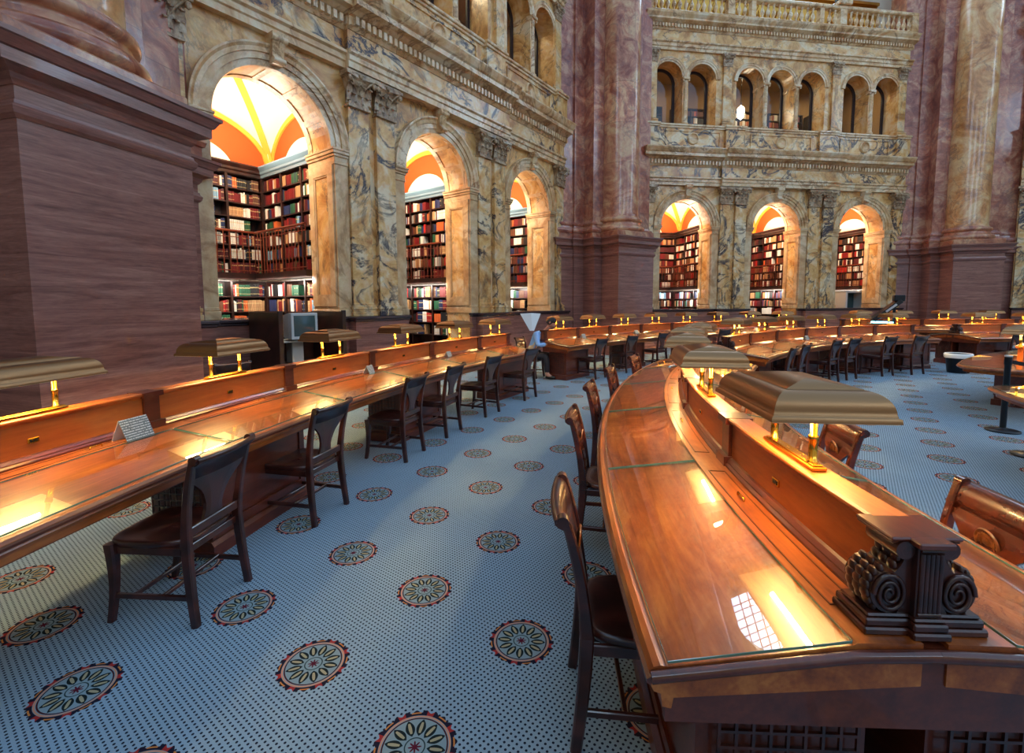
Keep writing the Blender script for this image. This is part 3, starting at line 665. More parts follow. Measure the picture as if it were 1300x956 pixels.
# gallery rooms behind the upper arcades
for i in (0, 1):
    root = ROOTS[i][0]; m = MB(); m.box(-HALF-.2, HALF+.2, 3.4, 3.5, 7.5, 12); m.box(-HALF-.2, HALF+.2, .6, 3.5, 7.5, 8.3); m.box(-HALF-.2, HALF+.2, .6, 3.5, 11.4, 11.5); m.box(-HALF-.25, -HALF-.15, .6, 3.5, 7.5, 12); m.box(HALF+.15, HALF+.25, .6, 3.5, 7.5, 12)
    m.build('gallery_wall', M['tan'], root)
    R = PM(root)
    for xc in (-4.3, -2.1, .2, 2.5, 4.5):
        mb, ps = case_meshes(1.7, 8.3, 10.2, 6, 2, True); Mc = R @ Matrix.Translation((xc-.85, 2.9, 0))
        e = empty('bookcase'); e.location = Mc.to_translation(); e.rotation_euler = Mc.to_euler()
        tag(e, f"dark bookcase on the upper gallery behind the {W_IDS[i]}'s small arches", 'bookcase', f'upper gallery bookcases behind the {W_IDS[i]}'); mb.build('carcass', M['casewood'], e)
        fill(i, 9, ('gallery', 'upper'), root, Matrix.Translation((xc-.85, 2.9, 0)), 1.7, ps, 2, rng, WARM)
    if i == 1:
        m = MB(); m.lathe([(.01, .5), (.04, .46), (.12, .4), (.135, .34), (.135, .1), (.11, .02), (.04, -.04), (.01, -.08)], 12, Matrix.Translation((-.6, 1.6, 9.4))); l = MB(); l.tube([(-.6, 1.6, 9.88), (-.6, 1.6, 11.4)], .012, 5)
        e = empty('hanging_lantern'); Mc = R; e.location = (R @ Vector((-.6, 1.6, 9.3)))
        tag(e, 'glowing white hanging lantern seen through an upper arch of the right wall', 'lantern'); a = m.build('lantern_glass', M['lantern']); a.parent = e; a.matrix_parent_inverse = PM(e).inverted() @ R
        a = l.build('chain', M['black']); a.parent = e; a.matrix_parent_inverse = PM(e).inverted() @ R
# clerestory with the big leaded windows on all eight sides
k = 0
for j in range(8):
    a = 36.63+45*(j-1) if j < 3 else 36.63+45*(j-1)
    U, N = frame(a)
    def put(o): o.location = OC+N*APO; o.rotation_euler = (0, 0, rad(90-a)); o['kind'] = 'structure'; return o
    k += 1
    put(link(f'wall_upper_{k}', SM['lunwall'])); q = put(link(f'window_{k}', SM['lun'])); S_('gilded_arch', 'lunring', q)
    if j not in (1, 2, 3):
        m = MB(); m.box(-6.2, 6.2, 0, .3, 0, 12.2); m.box(-6.2, 6.2, 0, 2.5, 12.0, 12.2); put(m.build(f'wall_plain_{k}', M['yellow']))
# ------------------------------------------------------------------ piers between the sides
def outline(steps, e, back=-.35):
    L = []
    L.append((-(steps[-1][0]+e), back))
    for i in range(len(steps)-1, -1, -1):
        t, o = steps[i]; L.append((-(t+e), o+e))
        if i: L.append((-(steps[i-1][0]+e), o+e))
    Rr = [(-t, o) for t, o in reversed(L)]
    return L+Rr
ST = [(.785, 2.35), (1.1, 1.55), (1.5, .99), (2.15, .93)]
def stack(mb, steps, prof, bottomcap=False):
    """prof: (z, expansion); local x tangent, y towards the room"""
    rings = [[Vector((t, o, z)) for t, o in outline(steps, e)][::-1] for z, e in prof]
    return mb.loft(rings)
def pier_meshes():
    S = {}
    m = MB(); stack(m, ST, [(0, .1), (.28, .1), (.32, .05), (.42, .03), (.46, 0), (3.5, 0)]); S['ped'] = m.mesh('pedestal', M['choc'])
    m = MB(); stack(m, ST, [(3.22, .01), (3.25, .035), (3.3, .045), (3.33, .02), (3.36, .015)])
    stack(m, ST, [(3.48, .01), (3.52, .04), (3.56, .05), (3.6, .12), (3.6, .15), (3.7, .15), (3.71, .17), (3.78, .21), (3.79, .23), (3.83, .23), (3.84, .1)]); S['pcor'] = m.mesh('pedestal cornice', M['choc'])
    s2 = [(.9, 1.42), (1.06, 1.42), (1.46, .95), (2.11, .88)]
    m = MB(); stack(m, s2, [(3.83, .1), (4.02, .1), (4.03, .13), (4.1, .15), (4.17, .13), (4.2, .06), (4.26, .05), (4.28, .08), (4.33, .09), (4.37, .07), (4.38, .02), (4.44, 0), (17.5, 0)]); S['flank'] = m.mesh('flanking pilasters', M['redm'])
    T = Matrix.Translation((0, 1.5, 0))
    m = MB(); m.bbox(-.82, .82, .6, 2.32, 3.83, 4.03, .02); m.lathe([(.6, 4.0), (.8, 4.03), (.83, 4.07), (.845, 4.12), (.83, 4.18), (.79, 4.22), (.73, 4.23), (.72, 4.25), (.7, 4.3), (.69, 4.34), (.7, 4.36), (.74, 4.37), (.76, 4.42), (.75, 4.47), (.71, 4.5), (.67, 4.51), (.67, 4.54)], 48, T); S['cbase'] = m.mesh('column base', M['shaftA'])
    m = MB(); m.lathe([(.67, 4.53), (.65, 4.56), (.64, 4.62), (.635, 8.), (.60, 17.5)], 48, T)
    S['shA'] = m.mesh('column shaft', M['shaftA']); S['shB'] = m.mesh('golden column shaft', M['shaftB'])
    return S
PS = pier_meshes()
for k, (ang, sh, vert, dt, do) in enumerate(((14.13, 'shB', None, .216, .15), (59.13, 'shA', None, 0, 0), (104.13, 'shB', None, -.04, 0))):
    U, N = frame(ang)
    V = ((U1*.040+N1)*D1, (U1*1.938+N1)*D1, U2*(2.5615*D1)+N2*(2.105*D1))[k]
    V = V+U*dt-N*do
    e = link('pillar', PS['ped']); e.location = V; e.rotation_euler = (0, 0, rad(90-ang)+pi); e['kind'] = 'structure'
    tag(e, ('huge streaked chocolate marble pedestal and golden column at the left', 'rose marble column on a chocolate pedestal between the two arched walls', 'golden marble column on a chocolate pedestal at the right')[k])
    for nm, key in (('pedestal_cornice', 'pcor'), ('flanking_pilaster', 'flank'), ('column_base', 'cbase'), ('column_shaft', sh)): link(nm, PS[key], e)
# ------------------------------------------------------------------ chairs
def chair_parts(wm, medal=True):
    root = empty('chair')
    def post_y(z):      # back post line, leaning and curving backwards
        return -.235-.03*((z-.45)/.45)-.055*max(0, (z-.45)/.47)**2.2 if z > .45 else -.235-.04*((.45-z)/.45)**1.5
    for s in (-1, 1):
        m = MB(); zs = [0, .08, .2, .32, .45, .55, .65, .75, .84, .9]
        m.bar([(s*(.195+(.02*(z-.45)/.45 if z > .45 else 0.015*(.45-z)/.45)), post_y(z), z) for z in zs], .036, [.042, .044, .048, .052, .054, .046, .042, .04, .036, .03])
        # rolled top of the post
        m.tube([(s*.215-.02, post_y(.9)-.012, .905), (s*.215+.02, post_y(.9)-.012, .905)], .024, 10)
        m.build('back_post', wm, root)
        m = MB(); m.bar([(s*.21, .185+(.03*((.44-z)/.44)**2 if z < .44 else 0)-.012*sin(z/.44*pi), z) for z in (0, .06, .14, .22, .3, .38, .44)], [.034, .036, .038, .04, .044, .05, .054], [.034, .036, .038, .042, .048, .056, .06])
        m.build('leg', wm, root)
    # crest rail and vase-shaped splat, one curved board
    m = MB(); prof = [(.80, -.012), (.80, .012), (.86, .012), (.895, .008), (.912, -.004), (.918, -.022), (.908, -.040), (.892, -.044), (.880, -.034), (.87, -.016)]
    rings = []
    for i in range(13):
        x = -.222+.444*i/12; c = -.018*(1-(x/.222)**2)   # hollow towards the sitter
        rings.append([Vector((x, post_y(z)+y+c, z-.006*(1-(x/.222)**2))) for z, y in prof])
    m.loft([[r[k] for k in range(len(prof))] for r in rings], smooth=True)
    m.build('crest_rail', wm, root)
    m = MB(); rows = [(.515, .075), (.54, .068), (.575, .062), (.61, .066), (.645, .08), (.68, .098), (.71, .122), (.74, .155), (.765, .185), (.785, .2), (.805, .205)]
    r = []
    for z, w in rows:
        c = -.018*(z-.5)/.35; y = post_y(z)+c
        r.append([Vector((-w, y+.003, z)), Vector((-w*.5, y, z)), Vector((w*.5, y, z)), Vector((w, y+.003, z)), Vector((w, y+.02, z)), Vector((-w, y+.02, z))])
    m.loft(r); m.build('splat', wm, root)
    m = MB(); m.bar([(-.2, post_y(.5), .5), (.2, post_y(.5), .5)], .05, .028, Vector((0, 0, 1))); m.build('back_rail', wm, root)
    # saddle seat
    m = MB(); n = 12; top = []; N2_ = 14
    def edge(u):   # rounded trapezoid outline
        a = 2*pi*u; c, s_ = cos(a), sin(a); k = 4.
        x = (abs(c)**(2/k))*(1 if c > 0 else -1); y = (abs(s_)**(2/k))*(1 if s_ > 0 else -1)
        return x*(.205+.03*(y+1)/2+.0), -.005+y*.235
    m_ = 32; R_ = []
    for zz, sc in ((.415, .93), (.42, .97), (.44, 1.), (.452, 1.), (.458, .985), (.459, .93)): R_.append([Vector((edge(i/m_)[0]*sc, edge(i/m_)[1]*sc, zz)) for i in range(m_)])
    for sc, dz in ((.8, -.006), (.6, -.014), (.35, -.017), (.1, -.015)): R_.append([Vector((edge(i/m_)[0]*sc, edge(i/m_)[1]*sc, .459+dz+.008*abs(edge(i/m_)[0]*0)+(.006 if abs(edge(i/m_)[0]*sc) < .03 and edge(i/m_)[1] > 0 else 0))) for i in range(m_)])
    m.loft(R_, smooth=True)
    m.build('seat', wm, root)
    m = MB()
    for s in (-1, 1): m.bar([(s*.2, -.21, .405), (s*.205, .17, .405)], .02, .045, Vector((1, 0, 0)))
    m.bar([(-.19, -.225, .405), (.19, -.225, .405)], .04, .02, Vector((0, 0, 1))); m.bar([(-.2, .19, .405), (.2, .19, .405)], .04, .02, Vector((0, 0, 1)))
    m.build('seat_frame', wm, root)
    for s in (-1, 1):
        m = MB(); m.bar([(s*.2, -.25, .15), (s*.21, .19, .15)], .02, .028); m.build('side_stretcher', wm, root)
    for y in (.07, -.09):
        m = MB(); m.bar([(-.2, y, .155), (.2, y, .155)], .022, .018, Vector((0, 0, 1))); m.build('cross_stretcher', wm, root)
    if medal:
        m = MB(); y = post_y(.72)+.009; T = Matrix.Translation((0, y-.002, .735)) @ Matrix.Rotation(rad(-90-9), 4, 'X')
        m.lathe([(.0, .004), (.012, .006), (.016, .003), (.026, .003), (.03, .006), (.034, .003), (.044, .003), (.048, .007), (.053, .007), (.056, .0)], 28, T)
        for k in range(20): a = 2*pi*k/20; m.ball((cos(a)*.039, sin(a)*.039, .004), .0035, .0035, .003, 5, 4, T)
        m.build('carved_medallion', M['brassy'], root)
    return root
M['brassy'] = wood('carved light medallion', srgb(74, 36, 16), srgb(104, 56, 26), srgb(134, 80, 38), .35, .2, 6.)
ch_dark = chair_parts(M['chair']); ch_red = chair_parts(M['chairred'])
CHT = {id(ch_dark): tree_of(ch_dark), id(ch_red): tree_of(ch_red)}; used = set()
def chair(proto, R, th, inward, label, group, twist=0.):
    loc = P(R, th); rz = face_out(th)+(pi if inward else 0)+rad(twist)
    if id(proto) not in used: used.add(id(proto)); proto.location = loc; proto.rotation_euler = (0, 0, rz); o = proto
    else: o = proto_copy(proto, CHT[id(proto)], loc, rz)
    tag(o, label, 'chair', group); return o
ORD = ['nearest', 'second', 'third', 'fourth', 'fifth', 'sixth', 'seventh', 'eighth', 'ninth', 'tenth']
for i, th in enumerate((7.5, 11.9, 17.6, 21.3, 25.8, 30.9)):
    tw = (2, -2, 1, 2, -1, 0)[i]
    chair(ch_dark, 15.16, th, False, f"{'nearest' if i == 0 else ORD[i]+' nearest' if i < 5 else 'farthest'} dark wooden chair along the long left desk", 'chairs at the left desk', tw)
for i, th in enumerate((5.6, 12.2, 17.7, 23.3, 29.5)):
    chair(ch_dark if i == 0 else ch_red, 12.63, th, True, f"{ORD[i] + (' nearest' if i else '')} glossy brown chair on the aisle side of the right desk", 'chairs on the aisle side of the right desk')
for i, th in enumerate((6.15, 12.4, 19.0)):
    chair(ch_red, 11.52 if i == 0 else 11.5, th, False, ('red brown chair with a round carved medallion, at the right edge of the photo', 'red brown chair just behind the nearest lamp of the right desk', 'red brown chair half hidden behind the second lamp of the right desk')[i], 'chairs on the far side of the right desk')
for i, th in enumerate((42.6, 47.2, 55.6, 59.5, 66.2, 70.8)):
    chair(ch_dark, (11.42, 11.42, 11.4, 11.38, 11.28, 11.15)[i], th, False, f"{('first', 'second', 'third', 'fourth', 'fifth', 'last')[i]} dark chair from the left along the far middle desk", 'chairs in front of the far middle desk')
for i, th in enumerate((41.6, 46.8, 52.2, 57.4, 62.6, 68.)[:5]):
    chair(ch_dark, 15.12, th, False, f"{('first', 'second', 'third', 'fourth', 'fifth')[i]} dark chair from the aisle along the far left desk", 'chairs at the far left desk')
chair(ch_dark, 12.66, 44.2, True, 'dark chair behind the pointed end of the far middle desk', 'chairs behind the far middle desk', 14)
chair(ch_dark, 12.75, 77., True, 'dark chair behind the right end of the far middle desk', 'chairs behind the far middle desk', 0)
chair(ch_dark, 11.4, 88.5, False, 'dark chair in front of the desk past the waste bin', 'chairs near the waste bin')
# ------------------------------------------------------------------ desks
def top_prof(Rd, s, full=True):
    """worktop section on one side (s = +1 outward) of the divider line"""
    q = [(.03, .852), (.19, .850), (.20, .842), (.655, .774), (.675, .777), (.692, .772), (.702, .758), (.704, .742), (.692, .733), (.698, .722), (.690, .706), (.672, .700), (.668, .665), (.645, .66), (.64, .690), (.03, .74)]
    return [(Rd+s*a, z) for a, z in q]
def desk(name_label, Rd, seams, sides, bracket_start=False, bracket_end=False, group=None, ped=True, a_bracket=0.40):
    a0, a1 = seams[0], seams[-1]; am = (a0+a1)/2; c = P(Rd, am)
    e = empty('reading_desk', c, 0); tag(e, name_label, 'desk', group)
    W = lambda nm, mb, mt, par=e: mb.build(nm, mt, par, True)
    for s in sides:
        m = MB(); m.arc(top_prof(Rd, s), a0, a1, .7); W('worktop', m, M['desk'])
        m = MB(); m.arc([(Rd+s*.668, .70), (Rd+s*.64, .70), (Rd+s*.64, .66), (Rd+s*.668, .66)], a0+.02, a1-.02, .7); m.arc([(Rd+s*.70, .757), (Rd+s*.712, .75), (Rd+s*.712, .74), (Rd+s*.70, .734)], a0-.06, a1+.06, .7); W('edge_moulding', m, M['desktrim'])
        for b0, b1 in zip(seams, seams[1:]):
            g0, g1 = b0+.03, b1-.03; m = MB(); n = 8; q = [(Rd+s*.198, .8475), (Rd+s*.655, .7795)]
            if s > 0: q = q
            vs = [P(R, g0+(g1-g0)*i/n, z+.004) for i in range(n+1) for R, z in q]
            F = [(2*i, 2*i+2, 2*i+3, 2*i+1) for i in range(n)]
            if s < 0: F = [f[::-1] for f in F]
            m.add(vs, F); gl = W('glass_sheet', m, M['glass'])
            m = MB(); th = .007
            edge = [P(q[0][0], g0+(g1-g0)*i/n, q[0][1]+.004) for i in range(n+1)]+[P(q[1][0], g1-(g1-g0)*i/n, q[1][1]+.004) for i in range(n+1)]
            k = len(edge); vs = edge+[p-Vector((0, 0, th)) for p in edge]; m.add(vs, [(i, (i+1) % k, (i+1) % k+k, i+k) for i in range(k)])
            m.tube(edge+[edge[0]], .0012, 4, False, False)
            o = m.build('glass_edge', M['glassedge'], gl); o.matrix_parent_inverse = PM(gl).inverted()
            # inlaid ledge frame with a small brass pull
            m = MB(); x0, x1 = b0+.7, b1-.7
            m.arc([(Rd+s*.165, .850), (Rd+s*.165, .853), (Rd+s*.160, .853), (Rd+s*.160, .850)], x0, x1, .8); m.arc([(Rd+s*.085, .850), (Rd+s*.085, .853), (Rd+s*.09, .853), (Rd+s*.09, .850)], x0, x1, .8)
            for xx in (x0, x1-.03): m.arc([(Rd+s*.165, .850), (Rd+s*.165, .853), (Rd+s*.085, .853), (Rd+s*.085, .850)], xx, xx+.03, .8)
            W('ledge_inlay', m, M['desktrim'])
            m = MB(); mid = (b0+b1)/2+.9; p = P(Rd+s*.125, mid, .853); t = (P(Rd+s*.125, mid+.3)-P(Rd+s*.125, mid-.3)).normalized()*.035
            m.tube([p-t, p-t+Vector((0, 0, .012)), p+t+Vector((0, 0, .012)), p+t], .004, 6); W('pull', m, M['brass'])
        # pedestals with base moulding
        if ped:
            w_ = 3.6*15.2/Rd; mid_ = [(sm-.3, sm-.3+w_) for sm in seams[2:-2:2]]
            plist = [(a0+.5, a0+.5+w_)]+mid_+[(a1-.5-w_, a1-.5)]
            if Rd == RO and a0 < 0: plist = [(-1.6, 2.1), (9.15, 12.85), (19.1, 22.8), (29.5, 33.2)]
            for k, (b0, b1) in enumerate(plist):
                m = MB(); R0, R1 = Rd+s*.08, Rd+s*.53
                m.arc([(R0, 0), (R1, 0), (R1, .72), (R0, .72)], b0, b1, .8); m.arc([(R0, 0), (R1+s*.03, 0), (R1+s*.03, .08), (R1+s*.012, .11), (R0, .11)], b0-.1, b1+.1, .8)
                m.arc([(R1, .14), (R1+s*.012, .14), (R1+s*.012, .19), (R1, .19)], b0, b1, .8); m.arc([(R1, .62), (R1+s*.012, .62), (R1+s*.012, .68), (R1, .68)], b0, b1, .8)
                for x in (b0, b1-.22): m.arc([(R1, .14), (R1+s*.012, .14), (R1+s*.012, .68), (R1, .68)], x, x+.22, .8)
                pd = W('pedestal', m, M['desktrim'])
                for a, o_ in ((b0, -.14), (b1, .14)):   # lattice grilles on both ends
                    m = MB()
                    for i in range(9): R = Rd+s*(.12+.37*i/8); m.tube([P(R, a+o_, .16), P(R, a+o_, .62)], .006, 4, False)
                    for i in range(11): z = .16+.46*i/10; m.tube([P(Rd+s*.12, a+o_, z), P(Rd+s*.49, a+o_, z)], .006, 4, False)
                    o = m.build('grille', M['carved'], pd); o.matrix_parent_inverse = PM(pd).inverted()
    # divider
    dstart = a0+(.8 if bracket_start else 0)
    for b0, b1 in zip([dstart]+list(seams[1:]), seams[1:]):
        m = MB(); m.arc([(Rd-.028, .85), (Rd+.028, .85), (Rd+.028, 1.070), (Rd-.028, 1.070)], b0, b1, .7); pn = W('divider_panel', m, M['panel'])
        for s in sides:
            m = MB(); mid = (b0+b1)/2; p = P(Rd+s*.031, mid, .97); Mx = Matrix.Translation(p) @ Matrix.Rotation(face_out(mid), 4, 'Z')
            m.bbox(-.028, .028, -.004, .004, -.014, .014, .002, Mx); m.cur = 1
            for i in range(3): m.box(-.018+.014*i, -.010+.014*i, -.006, .006, -.007, .007, Mx)
            o = m.build('number_plate', [M['brass'], M['black']], pn); o.matrix_parent_inverse = PM(pn).inverted()
    sd = sides if len(sides) > 1 else (sides[0], -sides[0])
    for s in sd:
        m = MB(); m.arc([(Rd+s*.028, .85), (Rd+s*.062, .85), (Rd+s*.062, .862), (Rd+s*.052, .872), (Rd+s*.052, .878), (Rd+s*.04, .892), (Rd+s*.028, .896)], dstart, a1, .7); W('base_moulding', m, M['desktrim'])
    m = MB(); m.arc([(Rd+x_, z_-.022) for x_, z_ in ((-.03, 1.09), (.03, 1.09), (.042, 1.1), (.05, 1.105), (.055, 1.112), (.055, 1.12), (.048, 1.126), (-.048, 1.126), (-.055, 1.12), (-.055, 1.112), (-.05, 1.105), (-.042, 1.1))], dstart, a1, .7); W('divider_cap', m, M['panel'])
    for k, sm in enumerate(seams):
        h = .22*15/Rd; x0, x1 = sm-h, sm+h
        if k == 0 and bracket_start: continue
        if k == 0: x0, x1 = sm, sm+2*h
        if k == len(seams)-1: x0, x1 = sm-2*h, sm
        m = MB(); m.arc([(Rd-.045, .85), (Rd+.045, .85), (Rd+.045, 1.070), (Rd-.045, 1.070)], x0, x1, .8); m.arc([(Rd-.066, 1.070), (Rd+.066, 1.070), (Rd+.066, 1.106), (Rd-.066, 1.106)], x0-.06, x1+.06, .8); m.arc([(Rd-.07, .85), (Rd+.07, .85), (Rd+.07, .90), (Rd-.07, .90)], x0-.06, x1+.06, .8)
        W('divider_post', m, M['desktrim'])
    # end boards
    for k, a in enumerate((a0, a1)):
        sg = 1 if k == 0 else -1; m = MB()
        for s in sides: m.arc([(Rd+s*.0, .62), (Rd+s*.66, .62), (Rd+s*.66, .765), (Rd+s*.19, .84), (Rd, .84)], a+sg*.02, a+sg*.12, 1)
        for s in sides:
            m.tube([P(Rd+s*.70, a-sg*.04, .752), P(Rd+s*.2, a-sg*.04, .822), P(Rd, a-sg*.04, .828)], .016, 8)
        W('end_board', m, M['desktrim'])
    for flag, a, sg in ((bracket_start, a0, 1), (bracket_end, a1, -1)):
        if flag: bracket(e, Rd, a+sg*a_bracket, sg)
    return e
def bracket(e, Rd, a, sg):
    """carved scroll console that closes the divider; local x points to the aisle, y across the desk"""
    o = P(Rd, a, .85); t = (P(Rd, a-sg*.5)-P(Rd, a+sg*.5)).normalized(); r = (P(Rd+1, a)-P(Rd, a)).normalized()
    kx, ky = .8, .62; B = Matrix(((t.x*kx, r.x*ky, 0, o.x), (t.y*kx, r.y*ky, 0, o.y), (0, 0, .9, o.z), (0, 0, 0, 1)))
    def w(nm, mb, mt=M['carved']): return mb.build(nm, mt, e, True)
    m = MB(); 
    for x0, x1, y, z0, z1 in ((-.10, .07, .245, 0, .022), (-.095, .062, .235, .022, .045), (-.085, .055, .225, .045, .056)): m.bbox(x0, x1, -y, y, z0, z1, .005, B)
    for z0, z1, x, y in ((0, .022, .095, .075), (.022, .045, .088, .068), (.045, .056, .08, .062)): m.bbox(.0, x, -y, y, z0, z1, .005, B)
    w('bracket_plinth', m)
    m = MB(); m.bbox(-.1, .068, -.05, .05, .05, .262, .004, B)
    for i in range(5): y = -.036+.018*i; m.tube([B @ Vector((.07, y, .075)), B @ Vector((.07, y, .245))], .0065, 6)
    for s in (-1, 1): m.tube([B @ Vector((.068, -.045, .066 if s < 0 else .254)), B @ Vector((.068, .045, .066 if s < 0 else .254))], .007, 6)
    w('fluted_pilaster', m)
    for s in (-1, 1):
        m = MB(); cy, cz = .135, .118       # big volute centre
        out = []
        for i in range(25):   # outer S line from the small top roll down round the big volute
            u = i/24
            if u < .35: k = u/.35; y = .092-.018*sin(k*pi)+.03*k**2; z = .262-.09*k
            else: k = (u-.35)/.65; th_ = rad(80)-k*rad(205); y = cy+.075*cos(th_)*1.0; z = cz-.0+.062*sin(th_)
            out.append((s*y, z))
        poly = [(s*.048, .056), (s*.048, .262)]+out+[(s*.1, .056)]
        m.prism(poly, 'x', -.075, .045, B)
        for x in (.05, -.08):
            pts = []; rs = []
            for i in range(46): th_ = i/45*rad(900); rr = .066*(1-i/45*.85); pts.append(B @ Vector((x, s*(cy+rr*cos(th_)), cz-.004+rr*.92*sin(th_)))); rs.append(.0065-.003*i/45)
            m.tube(pts, rs, 6)
            pts = [B @ Vector((x, s*(.082+.024*(1-i/20*.8)*cos(-i/20*rad(500))), .246+.02*(1-i/20*.8)*sin(-i/20*rad(500)))) for i in range(21)]; m.tube(pts, .0045, 6)
        m.tube([B @ Vector((-.085, s*.088, .246)), B @ Vector((.055, s*.088, .246))], .024, 12)
        # overlapping leaves down the outside of the scroll
        for i in range(9):
            k = i/8; th_ = rad(112)-k*rad(165); y = cy+.078*cos(th_); z = cz+.064*sin(th_)
            if i == 0: y, z = .095, .215
            if i == 1: y, z = .108, .19
            for x in (-.05, -.015, .02): m.ball((x, s*y, z), .022, .013, .017, 8, 5, B)
        w('scroll_console', m)
    m = MB()
    m.bbox(-.12, .045, -.135, .135, .262, .270, .003, B); m.bbox(-.12, .052, -.142, .142, .2705, .282, .004, B); m.bbox(.0, .092, -.07, .07, .263, .2815, .004, B)
    w('bracket_top', m, M['desktrim'])
def steps_(a0, n, d): return [a0+d*i for i in range(n+1)]
SE = {'A': [-5.9, -.85, 4.3, 9.42, 14.55, 19.7, 24.85, 30.0, 33.75], 'D': [2.35, 8.75, 15.1, 21.4, 27.6, 33.7], 'C': steps_(39.35, 6, 6.5), 'B': steps_(38.45, 8, 5.0), 'E': steps_(84.3, 5, 5.15), 'G': steps_(84.4, 4, 6.5)}
RO, RM, RI = 15.85, 12.06, 8.4
desk('long curved desk along the left side, lit golden by its lamps', RO, SE['A'], (-1,))
desk('glossy double sided desk filling the right foreground, carved bracket at its end', RM, SE['D'], (1, -1), True, False)
desk('double sided desk beyond the right foreground desk, chairs ranked along its front', RM, SE['C'], (-1, 1), True, False)
desk('far left desk in front of the rose marble column, lattice grille at its end', RO, SE['B'], (-1,))
desk('outermost far desk below the golden column at the right', RO, SE['E'], (-1,))
desk('far desk behind the waste bin with a dark carved bracket', RM, SE['G'], (-1, 1), True, False)
# inner ring: round-ended glass-topped tables
def inner_table(label, a0, a1, round_end):
    e = empty('round_ended_table', P(RI, (a0+a1)/2)); tag(e, label, 'table', 'round-ended tables of the inner ring')
    def outline_(off):
        R0, R1 = RI-.62-off, RI+.64+off; pts = [P(R1, a0+(a1-a0)*i/16) for i in range(17)]
        mid = (R0+R1)/2; hw = (R1-R0)/2; d = hw/mid
        for i in range(1, 12):
            t = pi*i/12; pts.append(P(mid+hw*cos(t), a1+degrees(d*sin(t)*.62)))
        pts += [P(R0, a1-(a1-a0)*i/16) for i in range(17)]
        for i in range(1, 12):
            t = pi-pi*i/12; pts.append(P(mid+hw*cos(t), a0-degrees(d*sin(t)*.62)))
        return pts
    m = MB(); rings = [[Vector((p.x, p.y, z)) for p in outline_(o)][::-1] for z, o in ((.66, -.06), (.70, -.06), (.705, -.02), (.715, 0), (.735, .012), (.75, 0), (.755, -.02))]
    m.loft(rings); m.build('tabletop', M['desk'], e, True)
    m = MB(); p = outline_(-.03); m.add([Vector((q.x, q.y, .764)) for q in p][::-1], [tuple(range(len(p)))]); g = m.build('glass_sheet', M['glass'], e, True)
    m = MB(); m.tube([Vector((q.x, q.y, .761)) for q in p]+[Vector((p[0].x, p[0].y, .761))], .004, 4, False, False); o = m.build('glass_edge', M['glassedge'], g); o.matrix_parent_inverse = PM(g).inverted()
    for k, (b0, b1) in enumerate(((a0+8, a0+12), (a1-9, a1-5))):
        m = MB(); m.arc([(RI-.3, 0), (RI+.3, 0), (RI+.3, .68), (RI-.3, .68)], b0, b1, 1.); m.arc([(RI-.33, 0), (RI+.33, 0), (RI+.33, .1), (RI-.33, .1)], b0-.2, b1+.2, 1.); pd = m.build('pedestal', M['desktrim'], e, True)
        m = MB()
        for i in range(int((b1-b0)*3)+1): m.tube([P(RI+.31, b0+.3+i/3.3, .16), P(RI+.31, b0+.3+i/3.3, .62)], .007, 4, False)
        for i in range(11): z = .16+.46*i/10; m.tube([P(RI+.31, b0+.2+(b1-b0-.4)*j/4, z) for j in range(5)], .007, 4, False)
        o = m.build('grille', M['carved'], pd); o.matrix_parent_inverse = PM(pd).inverted()
    if not round_end: pass
    m = MB(); m.arc([(RI-.03, .76), (RI+.03, .76), (RI+.03, 1.0), (RI-.03, 1.0)], a0+4, a1-4, .9); m.arc([(RI-.055, 1.0), (RI+.055, 1.0), (RI+.055, 1.03), (RI-.055, 1.03)], a0+3.9, a1-3.9, .9); m.build('divider', M['panel'], e, True)
    for a in (a0+1.2, a1-1.2):
        m = MB(); m.lathe([(.004, .60), (.02, .61), (.024, .63), (.014, .65), (.012, .665)], 10, Matrix.Translation(P(RI+.52, a))); m.build('drop_knob', M['carved'], e, True)
    return e
inner_table('round-ended glass-topped table cut off at the right edge, nearest of two', 6., 29.6, True)
inner_table('round-ended glass-topped table behind the tall black barrier post', 45.8, 70., True)
